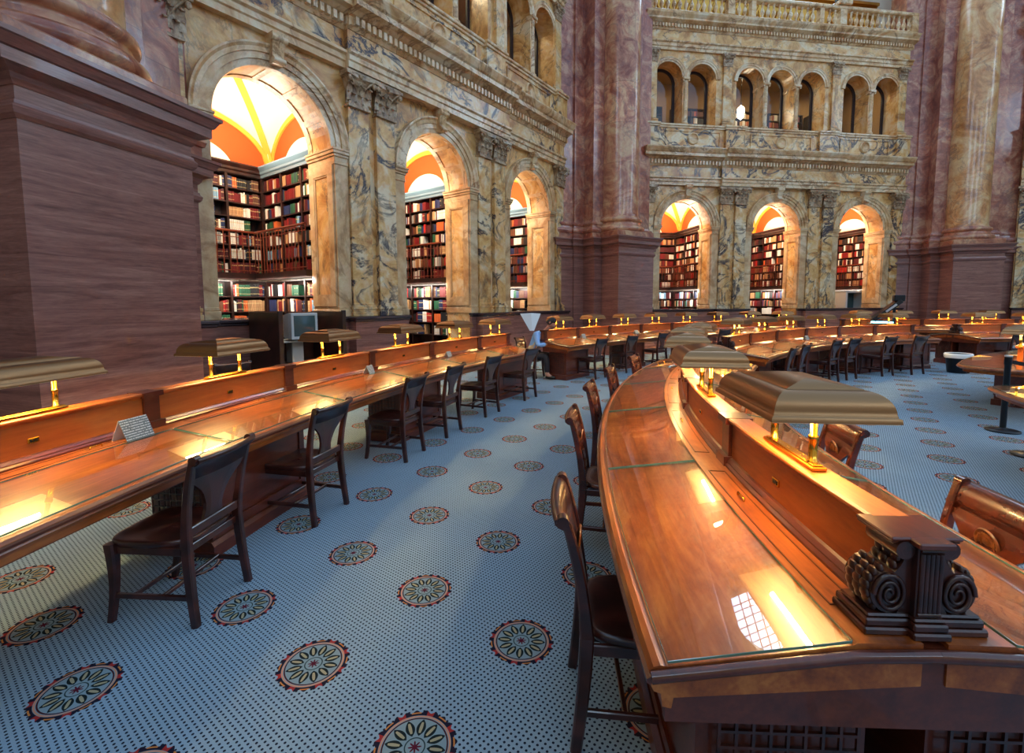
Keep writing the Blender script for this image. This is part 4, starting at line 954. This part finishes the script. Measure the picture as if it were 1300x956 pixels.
# ------------------------------------------------------------------ desk lamps
def lamp_proto():
    r = empty('desk_lamp')
    m = MB(); m.bbox(-.2, .2, -.026, .026, 0, .016, .004); m.bbox(-.19, .19, -.018, .018, .016, .022, .003); m.build('base_plate', M['brass'], r)
    for s in (-1, 1):
        m = MB(); T = Matrix.Translation((s*.15, 0, 0)); m.lathe([(.019, .018), (.019, .026), (.015, .028), (.015, .10), (.0165, .102), (.0175, .112), (.0165, .118), (.012, .12), (.012, .235), (.006, .238)], 10, T); m.build('post', M['brass'], r)
    m = MB(); hx, hy, z0 = .285, .205, .195
    prof = [(0, 0), (.002, .016), (.010, .019), (.010, .024)]+[(.012+.062*(1-cos(q/8*pi/2)), .026+.072*sin(q/8*pi/2)) for q in range(9)]+[(.078, .098), (.079, .102), (.2, .122)]
    def ring(o, z): a, b = hx-o, max(hy-o, .002); return [Vector((-a, -b, z0+z)), Vector((a, -b, z0+z)), Vector((a, b, z0+z)), Vector((-a, b, z0+z))]
    rr = [ring(o, z) for o, z in prof]; n = 4
    for e_ in range(4):   # each of the four curved sides smooth along its curve, crisp at the hips
        vs = []; F = []
        for q in rr: vs += [q[e_], q[(e_+1) % 4]]
        for i in range(len(rr)-1): F.append((2*i, 2*i+1, 2*i+3, 2*i+2))
        m.add(vs, F, True)
    m.add(rr[-1], [(0, 1, 2, 3)])
    sh = m.build('lamp_shade', M['bronze'], r)
    m = MB(); rr = [ring(o+.006, z-.003) for o, z in prof if o < .1]
    for e_ in range(4):
        vs = []; F = []
        for q in rr: vs += [q[e_], q[(e_+1) % 4]]
        for i in range(len(rr)-1): F.append((2*i+1, 2*i, 2*i+2, 2*i+3))
        m.add(vs, F, True)
    m.add(rr[-1], [(3, 2, 1, 0)]); a = ring(0, 0); b = ring(.006, -.0); m.add(a+b, [(0, 4, 5, 1), (1, 5, 6, 2), (2, 6, 7, 3), (3, 7, 4, 0)])
    m.build('lining', M['lining'], sh)
    for s in (-1, 1):
        m = MB(); m.tube([(-.2, s*.10, z0+.062), (.2, s*.10, z0+.062)], .011, 6); m.build('lamp_tube', M['tube'], r)
    return r
lp = lamp_proto(); LT = tree_of(lp); nl = 0
def lamp(R, th, z, label, group):
    global nl
    loc = P(R, th, z); rz = face_out(th)
    if nl == 0: lp.location = loc; lp.rotation_euler = (0, 0, rz); o = lp
    else: o = proto_copy(lp, LT, loc, rz)
    nl += 1; tag(o, label, 'lamp', group)
mids = lambda s: [(a+b)/2 for a, b in zip(s, s[1:])]
la = mids(SE['A'])[1:]
for i, th in enumerate(la[:7]):
    lab = ('bronze desk lamp at the left desk, beyond the left edge of the photo', 'large bronze desk lamp cut by the left edge on the left desk', 'bronze desk lamp on the left desk before the chocolate pedestal edge', 'bronze desk lamp on the left desk in front of the computer carrel', 'fourth visible bronze lamp along the left desk, before the marble wall base', 'fifth visible bronze lamp along the left desk, before the middle arch', 'last bronze lamp of the left desk, nearest the reading person')[i]
    if i == 0: continue
    lamp(RO, th if i < 6 else 32.1, 1.105, lab, 'lamps on the left desk')
for i, th in enumerate(mids(SE['D'])): lamp(RM, (5.7, 12.0, 18.4, 24.7, 30.8)[i], 1.105, f"{'nearest large' if i == 0 else ORD[i]} bronze desk lamp along the divider of the right foreground desk", 'lamps on the right foreground desk')
for i, th in enumerate(mids(SE['C'])): lamp(RM, th, 1.105, f"{('first', 'second', 'third', 'fourth', 'fifth', 'sixth')[i]} bronze lamp from the left on the far middle desk", 'lamps on the far middle desk')
for i, th in enumerate(mids(SE['B'])): lamp(RO, th, 1.105, f"{('first', 'second', 'third', 'fourth', 'fifth', 'sixth', 'seventh', 'eighth')[i]} bronze lamp from the left on the far left desk", 'lamps on the far left desk')
for i, th in enumerate(mids(SE['E'])): lamp(RO, th, 1.105, f"{('first', 'second', 'third', 'fourth', 'fifth')[i]} bronze lamp from the left on the outermost desk under the golden column", 'lamps on the outermost far desk')
for i, th in enumerate(mids(SE['G'])[:3]): lamp(RM, th, 1.105, f"{('first', 'second', 'third')[i]} bronze lamp from the left on the desk behind the waste bin", 'lamps on the desk behind the bin')
lamp(RI, 48.2, 1.03, 'bronze lamp cut by the right edge, above the round-ended table', 'lamps of the inner ring')
lamp(RI, 56, 1.03, 'second bronze lamp on the inner round-ended table, out past the right edge', 'lamps of the inner ring')
# ------------------------------------------------------------------ things on and around the desks
def tent(R, th, z, tw, sc, label, tilt=0.):
    e = empty('tent_card', P(R, th, z), face_out(th)+rad(tw)); tag(e, label, 'card', 'folded notice cards on the desks')
    w, h, d = .075*sc, .105*sc, .045*sc; t = .0015
    for s, nm, mt in ((-1, 'printed_face', M['card']), (1, 'blank_face', M['white'])):
        m = MB(); m.loft([[Vector((-w, s*d, 0)), Vector((w, s*d, 0)), Vector((w, s*(d+t), 0)), Vector((-w, s*(d+t), 0))], [Vector((-w, 0, h)), Vector((w, 0, h)), Vector((w, s*t, h)), Vector((-w, s*t, h))]]); m.build(nm, mt, e)
tent(15.70, 8.55, .852, 0, 1.25, 'folded grey printed card standing near the front of the left desk')
tent(15.70, 18.9, .852, 8, .95, 'small white folded card on the left desk by its third divider post')
tent(15.72, 26.0, .852, 0, .8, 'small folded card on the left desk farther from the camera')
tent(15.68, 43.6, .852, 0, .95, 'white folded card near the aisle end of the far left desk')
tent(15.68, 52.0, .852, 0, .95, 'white folded card farther along the far left desk')
tent(11.86, 57.2, .852, 0, .95, 'folded card on the far middle desk by its divider')
tent(12.06, 47.6, 1.106, 0, .8, 'white folded card standing on top of the far middle divider')
# computer carrel by the left wall
R0 = ROOTS[0][0]; MW = PM(R0)
def L(s, n, z=0.): return U1*s+N1*n+Vector((0, 0, z))
e = empty('computer_carrel', L(4.1, 7.5), rad(90-36.63)); tag(e, 'dark wooden computer carrel standing against the left wall base', 'carrel')
m = MB(); m.bbox(-.56, -.52, -.5, .46, 0, 1.58, .004); a = m.build('side_panel', M['casewood'], e)
m = MB(); m.bbox(.52, .56, -.5, .46, 0, 1.58, .004); m.build('side_panel', M['casewood'], e)
for s in (-1, 1): m = MB(); m.bbox(s*.54-.035, s*.54+.035, -.53, -.49, 0, 1.6, .004); m.build('edge_post', M['casewood'], e)
m = MB(); m.bbox(-.52, .52, .42, .46, .0, 1.5, .004); m.build('back_panel', M['casewood'], e)
m = MB(); m.bbox(-.52, .52, -.42, .42, .70, .73, .004); m.build('desktop_shelf', M['casewood'], e)
m = MB(); m.bbox(-.36, .36, -.2, .3, 1.09, 1.115, .004); m.bbox(-.1, .1, .0, .2, .73, 1.09, .01); m.build('monitor_stand', M['beige'], e)
e = empty('computer_monitor', L(4.05, 7.42, 1.117), rad(90-36.63+6)); tag(e, 'old beige tube monitor with a dark screen in the carrel', 'monitor')
m = MB(); m.loft([[Vector((x*a, y, .04+z*b+c)) for x, z in ((-1, 0), (1, 0), (1, 1), (-1, 1))] for y, a, b, c in ((-.2, .235, .40, 0), (-.13, .24, .41, -.005), (-.02, .225, .38, 0), (.2, .15, .27, .04), (.24, .13, .23, .06))]); m.bbox(-.24, .24, -.215, -.17, .025, .07, .006); m.bbox(-.24, .24, -.215, -.17, .40, .445, .006); m.bbox(-.24, -.195, -.215, -.17, .06, .41, .006); m.bbox(.195, .24, -.215, -.17, .06, .41, .006); m.build('casing', M['beige'], e)
m = MB(); n = 8; vs = [(-.2+.4*i/n, -.205-.012*(1-((i-4)/4)**2)*(1-((j-4)/4)**2)+.0, .065+.34*j/n) for j in range(n+1) for i in range(n+1)]; m.add(vs, [(j*(n+1)+i, j*(n+1)+i+1, (j+1)*(n+1)+i+1, (j+1)*(n+1)+i) for j in range(n) for i in range(n)], True); m.build('screen', M['screen'], e)
m = MB(); m.lathe([(.15, 0), (.15, .012), (.08, .03), (.07, .04)], 16); m.build('swivel_foot', M['beige'], e)
e = empty('keyboard', L(4.02, 7.2, .732), rad(90-36.63)); tag(e, 'grey keyboard lying on the carrel shelf below the monitor', 'keyboard')
m = MB(); m.bbox(-.23, .23, -.08, .08, 0, .022, .004); m.build('housing', M['beige'], e); m = MB()
for i in range(14):
    for j in range(5): m.bbox(-.215+.031*i, -.19+.031*i, -.068+.028*j, -.045+.028*j, .022, .03, .002)
m.build('keys', M['white'], e)
e = empty('document_scanner', L(4.12, 7.12, .0), rad(90-36.63)); e.location.z = 1.117; tag(e, 'small pale box with blue buttons below the monitor screen', 'device')
e.location = L(4.25, 7.24, 1.117)
m = MB(); m.bbox(-.16, .16, -.06, .03, .0, .035, .008); m.build('housing', M['beige'], e); m = MB()
for i in range(5): m.ball((-.11+.055*i, -.062, .018), .012, .006, .01, 8, 4)
m.build('blue_button', M['bluelight'], e)
chair(ch_dark, 17.2, 21., False, 'dark chair pushed close to the chocolate pedestal behind the left desk', None); 
oc = [o for o in COL.objects if o.get('label', '').startswith('dark chair pushed close')][0]; oc.location = L(2.78, 7.1); oc.rotation_euler = (0, 0, rad(90-36.63))
# barrier posts and belt
def stanchion(x, y, label):
    e = empty('barrier_post', (x, y, 0)); tag(e, label, 'barrier post', 'black belt barrier posts')
    m = MB(); m.lathe([(.01, 0), (.17, 0), (.175, .008), (.17, .02), (.12, .03), (.04, .042), (.033, .05)], 28); m.build('base', M['black'], e)
    m = MB(); m.lathe([(.033, .04), (.033, .88), (.038, .885), (.038, .99), (.034, 1.0), (.0, 1.002)], 20); m.build('post', M['black'], e)
    m = MB(); m.lathe([(.039, .985), (.04, .99), (.04, 1.004), (.03, 1.006), (.0, 1.006)], 20); m.build('cap', M['beige'], e); return e
stanchion(6.45, 6.03, 'tall black barrier post behind the nearer round-ended table'); stanchion(5.72, 5.02, 'black barrier post with round base at the right edge of the photo')
m = MB(); A_, B_ = Vector((6.45, 6.03, .93)), Vector((7.9, 5.6, .93)); n = 14
r = []
for i in range(n+1): p = A_.lerp(B_, i/n); p.z -= .10*4*(i/n)*(1-i/n); r.append([p+Vector((0, 0, .025)), p-Vector((0, 0, .025)), p-Vector((0, .002, .025)), p+Vector((0, -.002, .025))])
m.loft(r); tag(m.build('barrier_belt', M['iron']), 'black belt stretched from the tall barrier post to the right', 'belt')
# waste bin with a liner
e = empty('waste_bin', (10.72, 11.15, 0)); e.scale = (1.25, 1.25, 1.2); tag(e, 'dark waste bin with a pale plastic liner between the far desks', 'bin')
m = MB(); m.lathe([(.0, 0), (.15, 0), (.155, .01), (.19, .36), (.2, .365), (.2, .38), (.185, .38), (.18, .36), (.145, .02), (0, .02)], 24); m.build('bucket', M['black'], e)
m = MB(); rng = random.Random(5); m.lathe([(.183, .34), (.188, .382), (.2, .39), (.215, .375), (.213, .33), (.207, .30)], 24)
m.v = [(x*(1+.03*sin(9*atan2(y, x))), y*(1+.03*sin(7*atan2(y, x))), z+.012*sin(5*atan2(y, x))) if False else (x, y, z) for x, y, z in m.v]; m.build('liner', M['white'], e)
# tilted book scanner by the aisle of the right wall
e = empty('book_scanner', Vector((11.95, 15.0, 0)), rad(-25)); tag(e, 'tilted black book scanner on a stand with blue light before the third far arch', 'scanner')
m = MB(); m.bbox(-.35, .35, -.25, .25, 0, .9, .02); m.build('cabinet', M['iron'], e)
m = MB(); m.bbox(-.4, .4, -.3, .3, 1.0, 1.03, .008); m.tube([(.3, .2, .9), (.3, .2, 1.75)], .04, 10); m.build('stand', M['black'], e)
T = Matrix.Translation((.05, 0, 1.45)) @ Matrix.Rotation(rad(-42), 4, 'Y'); m = MB(); m.bbox(-.5, .42, -.28, .28, -.05, .06, .02, T); m.bbox(-.5, .42, -.3, -.26, -.05, .07, .01, T); m.build('tilted_hood', M['iron'], e)
m = MB(); m.bbox(-.1, .25, -.31, -.285, -.015, .045, .004, T); m.build('display', M['beige'], e)
m = MB(); m.bbox(.2, .48, -.12, .12, 1.72, 1.92, .02); m.build('camera_head', M['black'], e)
m = MB(); m.bbox(-.3, .18, -.26, .2, 1.03, 1.075, .008); m.build('light_tray', M['bluelight'], e)
# microfilm reader seen through the third arch of the right wall
Rr, MR = ROOTS[1][0], PM(ROOTS[1][0])
e = empty('microfilm_reader', MR @ Vector((4.62, 1.25, 1.0)), rad(90-81.63)); tag(e, 'bulky grey green microfilm reader behind the third arch of the right wall', 'reader')
m = MB(); m.bbox(-.45, -.36, -.35, .35, 0, 1.2, .02); m.bbox(.36, .45, -.35, .35, 0, 1.2, .02); m.bbox(-.45, .45, -.35, .35, 1.1, 1.2, .02); m.bbox(-.45, .45, .2, .35, 0, 1.2, .02); m.bbox(-.45, .45, -.35, .35, 0, .35, .02); m.build('casing', M['beige'], e)
m = MB(); m.bbox(-.36, .36, .1, .2, .35, 1.1, .01); m.build('screen', M['screen'], e)
e2 = empty('counter', MR @ Vector((4.0, 1.25, 0)), rad(90-81.63)); tag(e2, 'dark counter behind the third arch of the right wall', 'counter'); m = MB(); m.bbox(-.9, 1., -.4, .4, .95, 1.0, .01); m.build('worktop', M['casewood'], e2); m = MB(); m.bbox(-.85, .95, -.36, .36, 0, .95, .01); m.build('cabinet', M['casewood'], e2)
# bronze statue on the balustrade (seen mirrored in the desk glass)
def statue(root, x, label):
    e = empty('bronze_statue', PM(root) @ Vector((x, -.13, 13.0)), root.rotation_euler.z+pi); tag(e, label, 'statue', 'statues on the balustrade of the right wall')
    m = MB(); m.bbox(-.28, .28, -.22, .22, 0, .18, .03); m.build('base', M['cream'], e)
    m = MB(); T = Matrix.Identity(4)
    m.loft([[Vector((a*cos(2*pi*i/14)*(1+.1*sin(3*i)), b*sin(2*pi*i/14)+c, z)) for i in range(14)] for z, a, b, c in ((.18, .27, .2, 0), (.5, .24, .19, 0), (.9, .22, .17, 0), (1.15, .2, .15, .0), (1.35, .24, .15, 0), (1.5, .25, .13, 0), (1.57, .09, .08, 0), (1.63, .07, .07, .01), (1.67, .1, .1, .01), (1.78, .115, .12, .02), (1.88, .1, .1, .01), (1.93, .04, .04, 0))], smooth=True)
    for s in (-1, 1): m.tube([(s*.24, 0, 1.47), (s*.31, .04, 1.2), (s*.22, .2, 1.05)], [.07, .06, .045], 8)
    m.build('figure', M['statue'], e)
statue(ROOTS[1][0], -2.33, 'dark bronze statue standing on the balustrade above the left of the right wall'); statue(ROOTS[1][0], 2.33, 'dark bronze statue standing on the balustrade above the right of the right wall')
# ------------------------------------------------------------------ people
M['skin'] = mat('skin', srgb(206, 150, 122), .5); M['hair'] = mat('dark hair', srgb(26, 20, 18), .6); M['shirt'] = mat('pale blue shirt', srgb(150, 194, 246), .8); M['vest'] = mat('cream vest', srgb(222, 200, 164), .85); M['trousers'] = mat('dark trousers', srgb(34, 34, 42), .8); M['shoe'] = mat('black shoes', srgb(20, 18, 18), .4)
def skin_mesh(name, verts, edges, radii, mt, par, lv=1):
    me = bpy.data.meshes.new(name); me.from_pydata([tuple(v) for v in verts], edges, []); me.materials.append(mt)
    o = bpy.data.objects.new(name, me); COL.objects.link(o); o.parent = par
    md = o.modifiers.new('skin', 'SKIN'); md.use_smooth_shade = True
    for d, r in zip(me.skin_vertices[0].data, radii): d.radius = r if isinstance(r, tuple) else (r, r)
    me.skin_vertices[0].data[0].use_root = True
    s = o.modifiers.new('sub', 'SUBSURF'); s.levels = lv; s.render_levels = lv; return o
def person(loc, rz, label, shirt, lean=.35, vest=None, paper=True):
    """seated reader, bent over; local +y is forward"""
    e = empty('person', loc, rz); tag(e, label, 'person')
    hip = Vector((0, -.02, .52)); ch = Vector((0, .10+lean*.25, .93)); nk = Vector((0, .16+lean*.4, 1.10)); hd = Vector((0, .21+lean*.5, 1.20))
    V = [hip, (0, .05+lean*.05, .74), ch, nk, hd]; E = [(0, 1), (1, 2), (2, 3), (3, 4)]; Rr = [(.15, .12), (.14, .11), (.17, .115), .055, .06]
    hands = []
    for s in (-1, 1):
        b = len(V); V += [(s*.17, ch.y-.02, 1.02), (s*.24, ch.y+.04, .76), (s*.13, ch.y+.26, .80), (s*.10, ch.y+.32, .80)]; E += [(2, b), (b, b+1), (b+1, b+2), (b+2, b+3)]; Rr += [.06, .048, .036, (.036, .02)]
        hands.append((s, Vector((s*.10, ch.y+.33, .80))))
        b = len(V); V += [(s*.1, .02, .5), (s*.13, .42, .50), (s*.13, .44, .1), (s*.13, .58, .04)]; E += [(0, b), (b, b+1), (b+1, b+2), (b+2, b+3)]; Rr += [.095, .07, .05, (.045, .035)]
    skin_mesh('body', V, E, Rr, M['skin'], e)
    # clothes over the same bones
    skin_mesh('shirt', [hip+Vector((0, 0, .02)), (0, .05+lean*.05, .74), ch, nk-Vector((0, .01, .05)), (-.18, ch.y-.02, 1.02), (-.25, ch.y+.04, .76), (-.15, ch.y+.22, .795), (.18, ch.y-.02, 1.02), (.25, ch.y+.04, .76), (.15, ch.y+.22, .795)], [(0, 1), (1, 2), (2, 3), (2, 4), (4, 5), (5, 6), (2, 7), (7, 8), (8, 9)], [(.165, .135), (.158, .125), (.185, .13), .075, .075, .062, .048, .075, .062, .048], shirt, e)
    if vest: skin_mesh('vest', [hip+Vector((0, 0, .03)), (0, .05+lean*.05, .74), ch], [(0, 1), (1, 2)], [(.17, .145), (.165, .135), (.19, .14)], vest, e)
    skin_mesh('trousers', [hip-Vector((0, 0, .02)), (-.1, .03, .5), (-.13, .42, .51), (-.13, .44, .12), (.1, .03, .5), (.13, .42, .51), (.13, .44, .12)], [(0, 1), (1, 2), (2, 3), (0, 4), (4, 5), (5, 6)], [(.17, .13), .105, .082, .065, .105, .082, .065], M['trousers'], e)
    for s in (-1, 1):
        m = MB(); m.ball((s*.13, .52, .045), .05, .13, .045, 12, 6); m.build('shoe', M['shoe'], e)
    # head with face, bent forward
    T = Matrix.Translation(hd+Vector((0, .03, .07))) @ Matrix.Rotation(rad(-38), 4, 'X')
    m = MB(); n = 20; rings = []
    for j in range(1, 16):
        t = pi*j/16; rg = []
        for i in range(n):
            a = 2*pi*i/n; x, y, z = .078*sin(t)*cos(a), .098*sin(t)*sin(a), -.12*cos(t)
            if z < -.02: x *= 1-.9*(-z-.02); y = y*(1-1.2*(-z-.02))+.012
            if y > .05 and abs(x) < .018 and -.045 < z < .02: y += .02*(1-abs(x)/.018)
            if y > .05 and .014 < abs(x) < .045 and .0 < z < .03: y -= .010
            if y > .05 and abs(x) < .03 and -.075 < z < -.055: y -= .004
            rg.append(T @ Vector((x, y, z)))
        rings.append(rg)
    m.loft(rings, smooth=True)
    for s in (-1, 1): m.ball((s*.08, -.005, .0), .012, .022, .032, 8, 5, T)
    m.build('head', M['skin'], e)
    m = MB(); rings = []
    for j in range(7, 16):
        t = pi*j/16; rings.append([T @ Vector((.088*sin(t)*cos(2*pi*i/n), (.107*sin(t)*sin(2*pi*i/n) if sin(2*pi*i/n) < .35 or j > 9 else .08*sin(t)*sin(2*pi*i/n))-.008, -.13*cos(t)+(.0 if sin(2*pi*i/n) > 0 else -.03*(1-j/16)*2))) for i in range(n)])
    m.loft(rings, smooth=True); m.build('hair', M['hair'], e)
    for s, h in hands:   # fingers closed round the sheet
        m = MB()
        for k, ln in enumerate((.062, .072, .068, .055)):
            x = h.x+(k-1.5)*.018; m.tube([(x, h.y, h.z), (x, h.y+ln*.55, h.z+.012), (x-s*.004, h.y+ln*.95, h.z-.004), (x-s*.006, h.y+ln*.85, h.z-.022)], [.0095, .009, .008, .0065], 7)
        m.tube([(h.x-s*.02, h.y-.02, h.z), (h.x-s*.045, h.y+.012, h.z-.008), (h.x-s*.05, h.y+.038, h.z-.014)], [.011, .0095, .0075], 7); m.build('hand', M['skin'], e)
    return e
pe = person(Vector((.46, 10.75, 0)), rad(-118), 'person in pale blue shirt and cream vest bent over beside the far left desk', M['shirt'], .5, M['vest'])
# the sheet held up beside the reader: a folded newspaper
m = MB(); T = Matrix.Translation((.44, 10.45, 1.29)) @ Matrix.Rotation(rad(12), 4, 'Z') @ Matrix.Rotation(rad(-12), 4, 'X')
for s in (-1, 1): m.loft([[T @ Vector((s*.00, -.002, -.2)), T @ Vector((s*.05, .01, -.2)), T @ Vector((s*.05, .014, -.2)), T @ Vector((s*.0, .002, -.2))], [T @ Vector((0, -.002, .2)), T @ Vector((s*.24, .06, .2)), T @ Vector((s*.24, .064, .2)), T @ Vector((0, .002, .2))]])
tag(m.build('newspaper', M['white']), 'white sheet of paper fanned open beside the bent reader', 'paper')
oc = chair(ch_dark, 15.16, 35.2, False, 'dark chair under the bent reader in the pale blue shirt', None); oc.location = pe.location+Vector((0, 0, 0)); oc.rotation_euler = pe.rotation_euler
p2 = person(P(16.75, 73.6), face_out(73.6)+pi, 'distant seated person with dark hair behind the far lamps, facing the camera', M['trousers'], .2)
oc = chair(ch_dark, 16.75, 73.6, True, 'dark chair under the distant seated person', None)
# ------------------------------------------------------------------ books: nearest ones single, the rest one mass
CAM = Vector((0, 0, 1.7))
def seen(wno, bay, root, p, slack):
    """does the line from the eye to the book pass an arch of its wall"""
    Mi = INV[wno]; c = Mi @ CAM; q = Mi @ p
    if bay == 9:
        k = (0-c.y)/(q.y-c.y); x = c.x+(q.x-c.x)*k; z = c.z+(q.z-c.z)*k
        return 8.2-slack < z < 10.7+slack
    for y in (0., .8):
        k = (y-c.y)/(q.y-c.y); x = c.x+(q.x-c.x)*k; z = c.z+(q.z-c.z)*k; dx = abs(x-BAYS[bay])-HW-slack
        if dx > 0 or z < (0. if bay == 1 else 1.4)-slack or z > 5.75: return False
    return True
INV = {0: PM(ROOTS[0][0]).inverted(), 1: PM(ROOTS[1][0]).inverted()}
cand = []
for B_ in BOOKS:
    wno, bay, case, si, idx, root, Mb, dims, cn, cc = B_
    Mw = PM(root) @ Mb; p = Mw.to_translation()+Vector((0, 0, dims[2]/2)); d = (p-CAM).length
    nrm = Mw.to_3x3() @ Vector((0, -1, 0)); area = dims[0]*dims[2]*abs(nrm.dot((CAM-p).normalized()))/d**2
    v = seen(wno, bay, root, p, 0.)
    if v and p.z > .7: cand.append((area, B_, Mw))
    elif not seen(wno, bay, root, p, .55): continue
    if not v: cand.append((-1, B_, Mw))
cand.sort(key=lambda c: -c[0])
bm = MB(); ring = [(-.5, 0.06), (-.42, .015), (-.2, -.0), (.2, -.0), (.42, .015), (.5, .06), (.5, 1), (.47, 1), (.45, .96), (-.45, .96), (-.47, 1), (-.5, 1)]
bm.loft([[Vector((x, y, z)) for x, y in ring] for z in (0, 1)]); BME = bm.mesh('book', M['book'])
NUM = ['first', 'second', 'third', 'fourth', 'fifth', 'sixth', 'seventh', 'eighth', 'ninth', 'tenth']+[f'{n}th' for n in range(11, 20)]+['20th']+[f'{n}{ {1: "st", 2: "nd", 3: "rd"}.get(n % 10, "th")}' for n in range(21, 120)]
far = MB()
for k, (area, B_, Mw) in enumerate(cand):
    wno, bay, case, si, idx, root, Mb, (bw, dp, h), cn, cc = B_
    if k < 300 and area > 0:
        o = bpy.data.objects.new('book', BME); COL.objects.link(o); o.location = Mw.to_translation(); o.rotation_euler = Mw.to_euler(); o.scale = (bw, dp, h); o.color = (*cc, 1)
        wh = f"{'back' if case[0] == 'back' else 'side'} bookcase" ; lv = f"{case[1]} shelf {si+1}"
        tag(o, f"{cn} book, {NUM[idx-1]} from left, {NUM[si]} {case[1]} shelf up, {case[0]} bookcase, {('nearest', 'middle', 'far')[bay]} {('left', 'right')[wno]} arch", 'book', f'books on the {case[1]} shelves of the {case[0]} bookcase behind the {("nearest", "middle", "far")[bay]} {("left", "right")[wno]} arch')
    else:
        far.cc = (*cc, 1); far.box(-bw/2, bw/2, 0, dp, 0, h, Mw)
fb = far.build('books', M['bookfar']); tag(fb, 'rows of mixed bound books filling the more distant alcove and gallery shelves', 'books', kind='stuff')
# ------------------------------------------------------------------ light
def area(name, loc, rot, size, power, col, shape='RECTANGLE', sy=None):
    l = bpy.data.lights.new(name, 'AREA'); l.shape = shape; l.size = size; l.size_y = sy or size; l.energy = power; l.color = col
    o = bpy.data.objects.new(name, l); COL.objects.link(o); o.location = loc; o.rotation_euler = rot; return o
for i in (0, 1):
    R = PM(ROOTS[i][0]); rz = ROOTS[i][0].rotation_euler.z
    warm = ((1., .88, .70), (1., .80, .58))[i]
    for b in BAYS:
        area('alcove_cove_light', R @ Vector((b, 2.2, 4.7)), (pi, 0, rz), 2., (72, 90)[i], warm, sy=1.4)
        area('book_fill_light', R @ Vector((b-.2, 1.0, 5.4)), (rad(42), rad(-8), rz), 1.4, (90, 95)[i], warm, sy=.3)  # unseen fill added inside the arch to brighten the books
        area('shelf_light', R @ Vector((b-.4, 3.0, 2.2)), (rad(76), 0, rz), 2.4, 30, (1., .93, .82), sy=.12)
        area('shelf_light', R @ Vector((b+.93, 2.0, 2.2)), (0, rad(-76), rz), .12, 24, (1., .93, .82), sy=2.2)
    for x in (-4., 0, 4.): area('gallery_light', R @ Vector((x, 1.8, 11.2)), (0, 0, rz), .6, 34, (1., .8, .5))
W_ = bpy.data.worlds.new('sky'); SC.world = W_; W_.use_nodes = True; bg = W_.node_tree.nodes['Background']; bg.inputs[0].default_value = (.46, .68, 1., 1); bg.inputs[1].default_value = .82
# ------------------------------------------------------------------ camera
cd = bpy.data.cameras.new('camera'); cam = bpy.data.objects.new('camera', cd); COL.objects.link(cam)
cd.sensor_width = 36; cd.lens = 593/1300*36; cd.shift_y = -(956/2-433.5)/1300; cd.clip_end = 200
cam.location = (0, 0, 1.7)
cam.matrix_world = Matrix.Translation((0, 0, 1.7)) @ Matrix.Rotation(rad(90-4.637), 4, 'X') @ Matrix.Rotation(rad(ROLL), 4, 'Z')
SC.camera = cam
vs = SC.view_settings; vs.view_transform = 'Standard'; vs.look = 'None'; vs.gamma = 1; vs.use_curve_mapping = False; vs.exposure = EXPO
cy = SC.cycles; cy.use_denoising = True; cy.max_bounces = 8; cy.diffuse_bounces = 4; cy.glossy_bounces = 4; cy.transparent_max_bounces = 12; cy.caustics_reflective = False; cy.caustics_refractive = False; cy.sample_clamp_indirect = 6
